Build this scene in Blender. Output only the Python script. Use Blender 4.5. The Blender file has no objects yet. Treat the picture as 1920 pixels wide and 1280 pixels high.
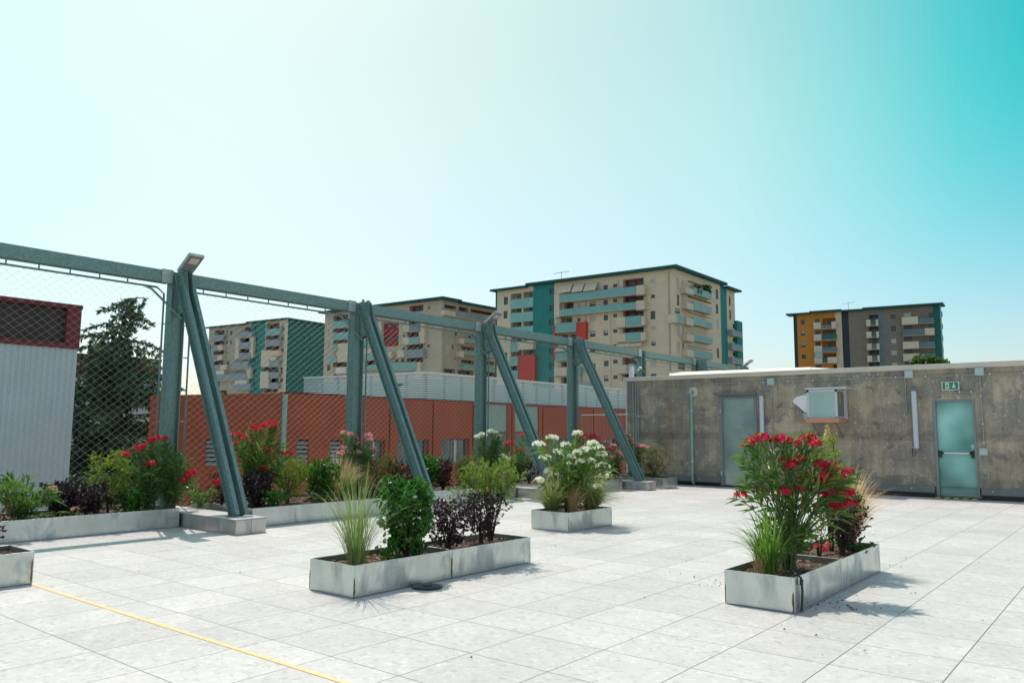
import bpy, math, random
from mathutils import Vector, Matrix
V = Vector
random.seed(7)
scene = bpy.context.scene
col = scene.collection

# ------------------------------------------------------------------ camera
# world: Y runs along the mesh fence, X across the terrace, z = 0 is the paving
FPX, YAW, PITCH, ROLL, CAMZ = 1478.6, .6783, .11407, .00622, 1.376
FH = V((-math.sin(YAW), math.cos(YAW), 0)); RH = V((math.cos(YAW), math.sin(YAW), 0)); UZ = V((0, 0, 1))
FW = FH*math.cos(PITCH) + UZ*math.sin(PITCH); U0 = -FH*math.sin(PITCH) + UZ*math.cos(PITCH)
CR = RH*math.cos(ROLL) + U0*math.sin(ROLL); CU = -RH*math.sin(ROLL) + U0*math.cos(ROLL)
CAM = V((0, 0, CAMZ))
cd = bpy.data.cameras.new('camera'); cam = bpy.data.objects.new('camera', cd); col.objects.link(cam)
cd.sensor_width = 36; cd.lens = 36*FPX/1920; cd.clip_start = .05; cd.clip_end = 6000
cam.matrix_world = Matrix(((CR.x, CU.x, -FW.x, 0), (CR.y, CU.y, -FW.y, 0), (CR.z, CU.z, -FW.z, CAMZ), (0, 0, 0, 1)))
scene.camera = cam
scene.view_settings.view_transform = 'Standard'; scene.view_settings.look = 'None'
scene.view_settings.exposure = 0.0; scene.view_settings.gamma = 1; scene.view_settings.use_curve_mapping = False

# ------------------------------------------------------------------ sky and sun
SUNV = V((-.5, .21, 1.0)).normalized()
sl = bpy.data.lights.new('sun', 'SUN'); sl.energy = 4.2; sl.angle = math.radians(.53); sl.color = (1, .90, .82)
so = bpy.data.objects.new('sun', sl); col.objects.link(so)
so.rotation_euler = SUNV.to_track_quat('Z', 'Y').to_euler()
w = bpy.data.worlds.new('World'); scene.world = w; w.use_nodes = True
nt = w.node_tree; N = nt.nodes; LK = nt.links; N.clear()
wo = N.new('ShaderNodeOutputWorld'); bg = N.new('ShaderNodeBackground'); sky = N.new('ShaderNodeTexSky')
sky.sky_type = 'NISHITA'; sky.sun_disc = False
sky.sun_elevation = math.asin(SUNV.z); sky.sun_rotation = math.atan2(SUNV.x, SUNV.y)
sky.altitude = 100; sky.air_density = 1.0; sky.dust_density = 1.5; sky.ozone_density = 1.0
bg.inputs['Strength'].default_value = .12
# hazy summer air: milky towards the sun and the horizon, turquoise off to the sides
geo = N.new('ShaderNodeTexCoord'); nrm = N.new('ShaderNodeVectorMath'); nrm.operation = 'NORMALIZE'
LK.new(geo.outputs['Generated'], nrm.inputs[0])
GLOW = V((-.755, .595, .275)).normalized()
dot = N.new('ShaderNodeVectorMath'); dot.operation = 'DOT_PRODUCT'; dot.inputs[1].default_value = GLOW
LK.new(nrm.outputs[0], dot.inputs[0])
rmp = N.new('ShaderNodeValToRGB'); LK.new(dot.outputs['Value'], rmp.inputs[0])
SKY_TINT = [(.0, (2.3, 1.95, 1.5)), (.42, (1.7, 1.8, 1.4)), (.60, (.2, 1.45, 1.06)), (.68, (.10, 1.52, 1.07)), (.75, (.40, 1.72, 1.15)), (.82, (1.05, 1.86, 1.22)),  # lowest stops: unseen sky behind the camera, brightened to lift shaded faces
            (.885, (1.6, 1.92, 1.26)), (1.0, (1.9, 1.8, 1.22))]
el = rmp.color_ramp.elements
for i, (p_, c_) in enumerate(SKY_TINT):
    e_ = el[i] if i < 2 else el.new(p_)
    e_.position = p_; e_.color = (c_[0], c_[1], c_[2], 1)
sx = N.new('ShaderNodeSeparateXYZ'); LK.new(nrm.outputs[0], sx.inputs[0])
mr = N.new('ShaderNodeMapRange'); mr.interpolation_type = 'SMOOTHSTEP'
mr.inputs['From Min'].default_value = .40; mr.inputs['From Max'].default_value = .02
LK.new(sx.outputs['Z'], mr.inputs['Value'])
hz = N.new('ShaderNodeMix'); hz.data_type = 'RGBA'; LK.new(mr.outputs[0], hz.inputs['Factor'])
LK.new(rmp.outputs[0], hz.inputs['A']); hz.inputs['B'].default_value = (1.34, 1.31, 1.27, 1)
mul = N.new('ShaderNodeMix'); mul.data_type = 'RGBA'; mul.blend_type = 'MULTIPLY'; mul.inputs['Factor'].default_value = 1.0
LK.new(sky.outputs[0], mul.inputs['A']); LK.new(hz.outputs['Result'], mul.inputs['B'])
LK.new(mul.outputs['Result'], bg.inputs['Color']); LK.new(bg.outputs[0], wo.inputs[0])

# ------------------------------------------------------------------ helpers
def ray(px, py): return FW*FPX + CR*(px-960) + CU*(640-py)
def onX(px, py, X): d = ray(px, py); return CAM + d*(X/d.x)
def onY(px, py, Y): d = ray(px, py); return CAM + d*(Y/d.y)
def onZ(px, py, z=0.): d = ray(px, py); return CAM + d*((z-CAMZ)/d.z)
def onP(px, py, O, n): d = ray(px, py); return CAM + d*((O-CAM).dot(n)/d.dot(n))

def tag(o, label=None, cat=None, group=None, kind=None):
    if label: o['label'] = label
    if cat: o['category'] = cat
    if group: o['group'] = group
    if kind: o['kind'] = kind
    return o
ORG = {}
def thing(name, loc, label, cat, group=None):
    o = bpy.data.objects.new(name, None); o.empty_display_size = .2; col.objects.link(o)
    o.location = loc; ORG[o.name] = V(loc)
    return tag(o, label, cat, group)
class MB:
    def __init__(s): s.v = []; s.f = []
    def face(s, pts):
        n = len(s.v); s.v += [V(p) for p in pts]; s.f.append(tuple(range(n, n+len(pts))))
    def box(s, a, b, bev=0):
        (x0, y0, z0), (x1, y1, z1) = a, b
        s.hexa([V((x, y, z)) for z in (z0, z1) for x, y in ((x0, y0), (x1, y0), (x1, y1), (x0, y1))])
        return s
    def hexa(s, p):   # 4 bottom, 4 top, same winding
        n = len(s.v); s.v += list(p)
        s.f += [tuple(n+i for i in q) for q in ((3, 2, 1, 0), (4, 5, 6, 7), (0, 1, 5, 4), (1, 2, 6, 5), (2, 3, 7, 6), (3, 0, 4, 7))]
        return s
    def obox(s, O, u, n, a, b, c0, c1, d0, d1):   # s in a..b along u, z in c0..c1, out along n in d0..d1
        P = lambda q, z, d: O + u*q + UZ*z + n*d
        return s.hexa([P(a, c0, d0), P(b, c0, d0), P(b, c0, d1), P(a, c0, d1), P(a, c1, d0), P(b, c1, d0), P(b, c1, d1), P(a, c1, d1)])
    def bar(s, A, B, wx, wy, up=UZ):  # rectangular bar from A to B
        A = V(A); B = V(B); t = (B-A).normalized(); x = t.cross(V(up))
        if x.length < 1e-4: x = t.cross(V((0, 1, 0)))
        x.normalize(); y = x.cross(t)
        s.hexa([A-x*wx/2-y*wy/2, A+x*wx/2-y*wy/2, A+x*wx/2+y*wy/2, A-x*wx/2+y*wy/2,
                B-x*wx/2-y*wy/2, B+x*wx/2-y*wy/2, B+x*wx/2+y*wy/2, B-x*wx/2+y*wy/2]); return s
    def tube(s, pts, r, k=6, cap=False):
        pts = [V(p) for p in pts]; rr = r if isinstance(r, (list, tuple)) else [r]*len(pts)
        base = len(s.v); m = len(pts)
        for i, p in enumerate(pts):
            t = (pts[min(i+1, m-1)]-pts[max(i-1, 0)]).normalized()
            x = t.cross(UZ if abs(t.z) < .95 else V((1, 0, 0))).normalized(); y = x.cross(t)
            for j in range(k):
                a = 2*math.pi*j/k; s.v.append(p + x*(math.cos(a)*rr[i]) + y*(math.sin(a)*rr[i]))
        for i in range(m-1):
            for j in range(k):
                s.f.append((base+i*k+j, base+i*k+(j+1) % k, base+(i+1)*k+(j+1) % k, base+(i+1)*k+j))
        if cap:
            s.f.append(tuple(base+j for j in range(k))[::-1]); s.f.append(tuple(base+(m-1)*k+j for j in range(k)))
        return s
    def cyl(s, c, r0, r1, z0, z1, k=16):
        c = V(c); return s.tube([c+UZ*z0, c+UZ*z1], [r0, r1], k, True)
    def build(s, name, mat, parent=None, smooth=False, bevel=0):
        me = bpy.data.meshes.new(name); off = V((0, 0, 0)); p = parent
        if p is not None: off = ORG[p.name]
        me.from_pydata([tuple(q-off) for q in s.v], [], s.f); me.materials.append(mat)
        me.validate(); me.update()
        if smooth: me.shade_smooth()
        o = bpy.data.objects.new(name, me); col.objects.link(o); ORG[o.name] = off
        if parent is not None: o.parent = parent
        if bevel:
            m = o.modifiers.new('bevel', 'BEVEL'); m.width = bevel; m.segments = 2; m.limit_method = 'ANGLE'
        return o
def build_each(mb, name, mat, parent, per, **kw):
    # one object for every run of `per` vertices (each bolt, clip or hanger is a part of its own)
    for i in range(0, len(mb.v), per):
        q = MB(); q.v = mb.v[i:i+per]; q.f = [tuple(a-i for a in f) for f in mb.f if i <= f[0] < i+per]; q.build(name, mat, parent, **kw)
def struct(name, mb, mat): return tag(mb.build(name, mat), kind='structure')

# ------------------------------------------------------------------ materials
def mat(name, c, rough=.6, metal=0., var=0., scale=3., bump=0., c2=None, spec=.5, trans=0., detail=4., stretch=None, dist=0.):
    m = bpy.data.materials.new(name); m.use_nodes = True; t = m.node_tree; n = t.nodes; b = n['Principled BSDF']
    b.inputs['Base Color'].default_value = (*c, 1); b.inputs['Roughness'].default_value = rough
    b.inputs['Metallic'].default_value = metal; b.inputs['Specular IOR Level'].default_value = spec
    if var or bump or c2:
        tc = n.new('ShaderNodeTexCoord'); src = tc.outputs['Object']
        if stretch:
            mp = n.new('ShaderNodeMapping'); mp.inputs['Scale'].default_value = stretch; t.links.new(src, mp.inputs[0]); src = mp.outputs[0]
        nz = n.new('ShaderNodeTexNoise'); nz.inputs['Scale'].default_value = scale; nz.inputs['Detail'].default_value = detail
        nz.inputs['Distortion'].default_value = dist; t.links.new(src, nz.inputs['Vector'])
        if var or c2:
            r = n.new('ShaderNodeValToRGB'); r.color_ramp.elements[0].position = .3; r.color_ramp.elements[1].position = .7
            a_ = c2 if c2 else tuple(x*(1-var) for x in c); b_ = c if c2 else tuple(min(1, x*(1+var)) for x in c)
            r.color_ramp.elements[0].color = (*a_, 1); r.color_ramp.elements[1].color = (*b_, 1)
            t.links.new(nz.outputs['Fac'], r.inputs[0]); t.links.new(r.outputs[0], b.inputs['Base Color'])
        if bump:
            bp = n.new('ShaderNodeBump'); bp.inputs['Strength'].default_value = bump; bp.inputs['Distance'].default_value = .02
            t.links.new(nz.outputs['Fac'], bp.inputs['Height']); t.links.new(bp.outputs[0], b.inputs['Normal'])
    if trans:
        out = n['Material Output']; tr = n.new('ShaderNodeBsdfTranslucent'); mx = n.new('ShaderNodeMixShader'); mx.inputs[0].default_value = trans
        hs = n.new('ShaderNodeHueSaturation'); hs.inputs['Value'].default_value = 1.5; hs.inputs['Saturation'].default_value = 1.1
        if b.inputs['Base Color'].is_linked: t.links.new(b.inputs['Base Color'].links[0].from_socket, hs.inputs['Color'])
        else: hs.inputs['Color'].default_value = (*c, 1)
        t.links.new(hs.outputs[0], tr.inputs[0]); t.links.new(b.outputs[0], mx.inputs[1]); t.links.new(tr.outputs[0], mx.inputs[2])
        t.links.new(mx.outputs[0], out.inputs[0])
    return m
M = {}
M['galv'] = mat('galvanised_steel', (.165, .275, .255), .5, .35, .22, 30, .0, detail=9)
M['galvlite'] = mat('galvanised_plate', (.42, .47, .45), .45, .4, .15, 14)
M['wire'] = mat('stainless_wire', (.34, .35, .33), .4, .6)
M['sheet'] = mat('zinc_sheet', (.55, .61, .59), .27, .85, .16, 5, .03, stretch=(1, 1, .35))
def worn(m, dark, sc=7, thr=.60, amt=.6):
    t = m.node_tree; n = t.nodes; b = n['Principled BSDF']; L = t.links; src = b.inputs['Base Color'].links[0].from_socket
    tc = n.new('ShaderNodeTexCoord')
    def nz(scale, st, det=8, dist=.4):
        mp = n.new('ShaderNodeMapping'); mp.inputs['Scale'].default_value = st; L.new(tc.outputs['Object'], mp.inputs[0]); q = n.new('ShaderNodeTexNoise'); q.inputs['Scale'].default_value = scale; q.inputs['Detail'].default_value = det; q.inputs['Distortion'].default_value = dist; L.new(mp.outputs[0], q.inputs[0]); return q.outputs['Fac']
    def mixin(src, fac, lo, hi, a, colr):
        r = n.new('ShaderNodeValToRGB'); r.color_ramp.elements[0].position = lo; r.color_ramp.elements[1].position = hi; r.color_ramp.elements[0].color = (0, 0, 0, 1); r.color_ramp.elements[1].color = (a, a, a, 1); L.new(fac, r.inputs[0])
        x = n.new('ShaderNodeMix'); x.data_type = 'RGBA'; L.new(r.outputs[0], x.inputs['Factor']); L.new(src, x.inputs['A']); x.inputs['B'].default_value = (*colr, 1); return x.outputs['Result'], r.outputs[0]
    src, r1 = mixin(src, nz(sc, (1, 1, .5)), thr, thr+.12, amt, dark)
    src, r2 = mixin(src, nz(sc*9, (1, 1, .15), 4, 0), .66, .72, amt*.7, dark)
    L.new(src, b.inputs['Base Color'])
    rr = n.new('ShaderNodeMapRange'); rr.inputs['To Min'].default_value = b.inputs['Roughness'].default_value; rr.inputs['To Max'].default_value = .7; L.new(r1, rr.inputs['Value']); L.new(rr.outputs[0], b.inputs['Roughness'])
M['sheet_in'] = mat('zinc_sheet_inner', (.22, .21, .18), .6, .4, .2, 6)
M['stainless'] = mat('brushed_steel_cladding', (.50, .49, .46), .36, .85, .12, 4, .02, stretch=(1, 1, .3))
worn(M['sheet'], (.30, .33, .31), 5, .56, .55); worn(M['galv'], (.25, .35, .325), 12, .56, .3); worn(M['stainless'], (.30, .28, .25), 5, .55, .5)
M['rust'] = mat('rust_stain', (.26, .10, .035), .9, 0, .5, 40)
M['soil'] = mat('planter_soil', (.085, .045, .03), .95, 0, .6, 30, .9)
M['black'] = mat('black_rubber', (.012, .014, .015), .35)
M['blackhose'] = mat('black_hose', (.01, .016, .02), .4)
M['red_facade'] = mat('terracotta_panel', (.37, .076, .030), .8, 0, .09, 1.5)
M['red_dark'] = mat('panel_joint', (.075, .018, .012), .8)
M['louvre'] = mat('louvre_blade', (.50, .56, .55), .45, .3)
M['screen'] = mat('aluminium_screen_slat', (.74, .77, .75), .5, .1)
M['screenback'] = mat('screen_backing', (.20, .36, .36), .8)
M['screendark'] = mat('screen_post', (.10, .20, .20), .6)
M['glass_dark'] = mat('window_glass', (.04, .07, .075), .12, 0, spec=.8)
M['glass_red'] = mat('courtyard_window_glass', (.16, .22, .21), .15, 0, .3, 1.2)
M['frame_white'] = mat('window_frame', (.55, .55, .56), .5)
M['frame_grey'] = mat('window_frame_grey', (.18, .19, .20), .5)
M['panel_grey'] = mat('grey_facade_panel', (.28, .40, .34), .6, 0, .1, 2)
M['panel_grey2'] = mat('dark_facade_panel', (.14, .20, .185), .6, 0, .1, 2)
M['corr'] = mat('white_corrugated_sheet', (.49, .58, .59), .5, 0, .05, 1)
M['redtrim'] = mat('dark_red_trim', (.15, .014, .014), .6)
M['band'] = mat('dark_band', (.035, .022, .02), .6, 0, .2, 2)
M['plaster'] = mat('roof_coping_paint', (.60, .55, .46), .7, 0, .06, 2)
M['cream'] = mat('roof_membrane', (.78, .66, .57), .7, 0, .04, 3)
M['white'] = mat('white_paint', (.75, .76, .75), .5)
M['grey_band'] = mat('grey_flashing', (.17, .19, .19), .5, .2, .12, 3)
M['pipe'] = mat('green_grey_pipe', (.23, .42, .38), .4, .3, .15, 5)
M['conduit'] = mat('conduit_grey', (.30, .35, .34), .45, .2)
M['jbox'] = mat('junction_box_grey', (.40, .55, .54), .5)
M['tube'] = mat('lamp_diffuser', (.55, .60, .66), .25)
M['door'] = mat('galvanised_door', (.40, .50, .48), .28, .8, .22, 1.6, .02)
M['doorframe'] = mat('door_frame', (.22, .25, .25), .5, .3)
M['glassdoor'] = mat('frosted_glass', (.36, .74, .68), .2, 0, c2=(.07, .27, .235), scale=1.25, detail=1, spec=.7)
M['hvac'] = mat('hvac_panel', (.36, .52, .48), .4, .2, .05, 2)
M['alu'] = mat('aluminium_profile', (.62, .64, .65), .4, .5)
M['salmon'] = mat('salmon_tray', (.55, .26, .17), .7)
M['signgreen'] = mat('sign_green', (.0, .25, .11), .5)
M['yellow'] = mat('yellow_tape', (.55, .42, .05), .7)
M['orange'] = mat('orange_tape', (.84, .47, .18), .8, c2=(.80, .60, .38), scale=18, detail=6)
M['petal_red'] = mat('red_petal', (.64, .006, .060), .5, 0, .45, 20, trans=.35)
M['petal_pink'] = mat('pink_petal', (.86, .34, .40), .55, 0, .25, 20, trans=.35)
M['petal_white'] = mat('white_petal', (.80, .80, .66), .55, 0, .08, 20, trans=.35)
M['petal_peach'] = mat('peach_petal', (.75, .40, .30), .55, 0, .2, 20, trans=.3)
M['litter'] = mat('dry_petal', (.16, .02, .03), .8)
M['leaf'] = mat('oleander_leaf', (.18, .29, .055), .36, 0, c2=(.055, .14, .045), scale=9, detail=2, trans=.35)
M['leaf_dk'] = mat('oleander_leaf_dark', (.16, .27, .065), .36, 0, c2=(.055, .13, .05), scale=9, detail=2, trans=.3)
M['pitto'] = mat('glossy_leaf', (.085, .24, .025), .32, 0, c2=(.025, .115, .02), scale=11, detail=2, trans=.3)
M['purple'] = mat('purple_leaf', (.062, .030, .040), .45, 0, c2=(.022, .013, .024), scale=14, detail=2, trans=.2)
M['purple2'] = mat('wine_leaf', (.11, .032, .036), .5, 0, c2=(.035, .014, .022), scale=14, detail=2, trans=.25)
M['nandina'] = mat('lime_leaf', (.26, .34, .04), .5, 0, c2=(.10, .20, .03), scale=8, detail=2, trans=.4)
M['nandina2'] = mat('russet_leaf', (.20, .16, .04), .5, 0, c2=(.06, .13, .03), scale=7, detail=2, trans=.35)
M['spire'] = mat('seed_plume', (.62, .48, .22), .7, 0, .3, 20, trans=.3)
M['grass'] = mat('silver_grass_blade', (.30, .38, .14), .5, 0, c2=(.12, .19, .06), scale=12, detail=2, trans=.35)
M['grassg'] = mat('green_grass_blade', (.20, .34, .055), .5, 0, c2=(.08, .19, .035), scale=9, detail=2, trans=.35)
M['stipa'] = mat('feather_grass', (.56, .42, .24), .6, 0, .2, 9, trans=.4)
M['stipag'] = mat('feather_grass_green', (.26, .32, .11), .6, 0, c2=(.12, .2, .05), scale=8, trans=.35)
M['bark'] = mat('woody_stem', (.09, .055, .04), .85, 0, .3, 20)
M['greenstem'] = mat('green_stem', (.11, .15, .06), .7, 0, .2, 20)
M['cedar'] = mat('cedar_needles', (.10, .18, .075), .6, 0, c2=(.03, .075, .04), scale=3, detail=3, trans=.2)
M['treeleaf'] = mat('tree_leaf', (.09, .17, .03), .6, 0, c2=(.03, .08, .02), scale=1, trans=.2)
M['trunk'] = mat('tree_bark', (.075, .055, .045), .9, 0, .3, 4)
M['ground'] = mat('street_ground', (.26, .25, .22), .9, 0, .3, .05)
M['paintblk'] = mat('black_paint', (.02, .02, .02), .5)
M['plate'] = mat('label_plate', (.52, .50, .38), .5)
M['bird'] = mat('dark_feathers', (.02, .025, .025), .7)
# far housing colours
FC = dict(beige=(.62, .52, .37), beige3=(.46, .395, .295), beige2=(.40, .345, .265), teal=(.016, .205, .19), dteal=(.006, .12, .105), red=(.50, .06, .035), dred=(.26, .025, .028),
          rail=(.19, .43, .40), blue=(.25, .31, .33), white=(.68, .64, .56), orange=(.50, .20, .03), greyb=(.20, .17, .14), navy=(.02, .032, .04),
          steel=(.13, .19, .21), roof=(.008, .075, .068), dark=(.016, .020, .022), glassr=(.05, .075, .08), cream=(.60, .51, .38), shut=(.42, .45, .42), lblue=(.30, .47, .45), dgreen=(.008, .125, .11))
for k, c in FC.items(): M['f_'+k] = mat('facade_'+k, c, .75 if k not in ('dark', 'rail', 'glassr') else .3, 0, .07, .6)

# paving: 60 cm slabs with open joints, grey terrazzo flecks
def paving():
    m = bpy.data.materials.new('terrazzo_paving'); m.use_nodes = True; t = m.node_tree; n = t.nodes; L = t.links; b = n['Principled BSDF']
    tc = n.new('ShaderNodeTexCoord'); sp = n.new('ShaderNodeSeparateXYZ'); L.new(tc.outputs['Object'], sp.inputs[0])
    def mth(op, a, bb=None, c=None):
        q = n.new('ShaderNodeMath'); q.operation = op
        for i, val in enumerate((a, bb, c)):
            if val is None: continue
            if isinstance(val, (int, float)): q.inputs[i].default_value = val
            else: L.new(val, q.inputs[i])
        return q.outputs[0]
    S = .604
    ux = mth('DIVIDE', mth('SUBTRACT', sp.outputs['X'], -2.812), S)
    near = mth('LESS_THAN', sp.outputs['Y'], 2.952)
    y0 = mth('MULTIPLY_ADD', near, 2.952-3.836-S, 3.836)          # cut row under the orange tape
    uy = mth('DIVIDE', mth('SUBTRACT', sp.outputs['Y'], y0), S)
    def joint(u):
        f = mth('FRACT', u); e = mth('MINIMUM', f, mth('SUBTRACT', 1.0, f)); return mth('LESS_THAN', e, .0034/S)
    jt = mth('MAXIMUM', joint(ux), joint(uy))
    cx = mth('FLOOR', ux); cy = mth('FLOOR', uy)
    cb = n.new('ShaderNodeCombineXYZ'); L.new(cx, cb.inputs[0]); L.new(cy, cb.inputs[1]); L.new(near, cb.inputs[2])
    wn = n.new('ShaderNodeTexWhiteNoise'); wn.noise_dimensions = '3D'; L.new(cb.outputs[0], wn.inputs['Vector'])
    # flecks
    off = n.new('ShaderNodeVectorMath'); off.operation = 'MULTIPLY_ADD'; L.new(wn.outputs['Color'], off.inputs[0]); off.inputs[1].default_value = (7, 7, 7); L.new(tc.outputs['Object'], off.inputs[2])
    def noise(sc, det, src=off.outputs[0], mapping=None, rough=.55):
        q = n.new('ShaderNodeTexNoise'); q.inputs['Scale'].default_value = sc; q.inputs['Detail'].default_value = det; q.inputs['Roughness'].default_value = rough
        if mapping:
            mp = n.new('ShaderNodeMapping'); mp.inputs['Rotation'].default_value = (0, 0, mapping[1]); mp.inputs['Scale'].default_value = mapping[0]; L.new(src, mp.inputs[0]); src = mp.outputs[0]
        L.new(src, q.inputs['Vector']); return q.outputs['Fac']
    vo = n.new('ShaderNodeTexVoronoi'); vo.inputs['Scale'].default_value = 34; vo.inputs['Randomness'].default_value = 1
    wv = n.new('ShaderNodeVectorMath'); wv.operation = 'ADD'; L.new(off.outputs[0], wv.inputs[0])
    nzc = n.new('ShaderNodeTexNoise'); nzc.inputs['Scale'].default_value = 30; L.new(off.outputs[0], nzc.inputs['Vector'])
    sc_ = n.new('ShaderNodeVectorMath'); sc_.operation = 'SCALE'; sc_.inputs['Scale'].default_value = .05; L.new(nzc.outputs['Color'], sc_.inputs[0]); L.new(sc_.outputs[0], wv.inputs[1])
    L.new(wv.outputs[0], vo.inputs['Vector'])
    vs = n.new('ShaderNodeSeparateColor'); L.new(vo.outputs['Color'], vs.inputs[0])
    fle = n.new('ShaderNodeValToRGB'); L.new(vs.outputs[0], fle.inputs[0]); fe = fle.color_ramp.elements
    fe[0].position = 0; fe[0].color = (.80, .80, .79, 1); fe[1].position = 1; fe[1].color = (1.15, 1.14, 1.12, 1)
    for p_, q_ in ((.08, .86), (.18, .98), (.82, 1.0), (.9, 1.09)):
        e = fe.new(p_); e.color = (q_, q_, q_*.995, 1)
    base = n.new('ShaderNodeValToRGB'); L.new(noise(5, 5), base.inputs[0]); be = base.color_ramp.elements
    be[0].position = .3; be[0].color = (.53, .490, .49, 1); be[1].position = .72; be[1].color = (.595, .545, .54, 1)
    m1 = n.new('ShaderNodeMix'); m1.data_type = 'RGBA'; m1.blend_type = 'MULTIPLY'; m1.inputs['Factor'].default_value = .9
    L.new(base.outputs[0], m1.inputs['A']); L.new(fle.outputs[0], m1.inputs['B'])
    # stains over the whole floor
    st = n.new('ShaderNodeValToRGB'); L.new(noise(.7, 6, tc.outputs['Object']), st.inputs[0]); se = st.color_ramp.elements
    se[0].position = .35; se[0].color = (.90, .905, .90, 1); se[1].position = .62; se[1].color = (1.03, 1.02, 1.01, 1)
    m2 = n.new('ShaderNodeMix'); m2.data_type = 'RGBA'; m2.blend_type = 'MULTIPLY'; m2.inputs['Factor'].default_value = 1
    L.new(m1.outputs['Result'], m2.inputs['A']); L.new(st.outputs[0], m2.inputs['B'])
    tone = mth('MULTIPLY_ADD', wn.outputs['Value'], .13, .935)
    m3 = n.new('ShaderNodeVectorMath'); m3.operation = 'SCALE'; L.new(m2.outputs['Result'], m3.inputs[0]); L.new(tone, m3.inputs['Scale'])
    m4 = n.new('ShaderNodeMix'); m4.data_type = 'RGBA'
    L.new(mth('MULTIPLY', jt, .88), m4.inputs['Factor']); L.new(m3.outputs[0], m4.inputs['A']); m4.inputs['B'].default_value = (.06, .065, .075, 1)
    L.new(m4.outputs['Result'], b.inputs['Base Color']); b.inputs['Roughness'].default_value = .5; b.inputs['Specular IOR Level'].default_value = .3
    return m
M['paving'] = paving()

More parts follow.
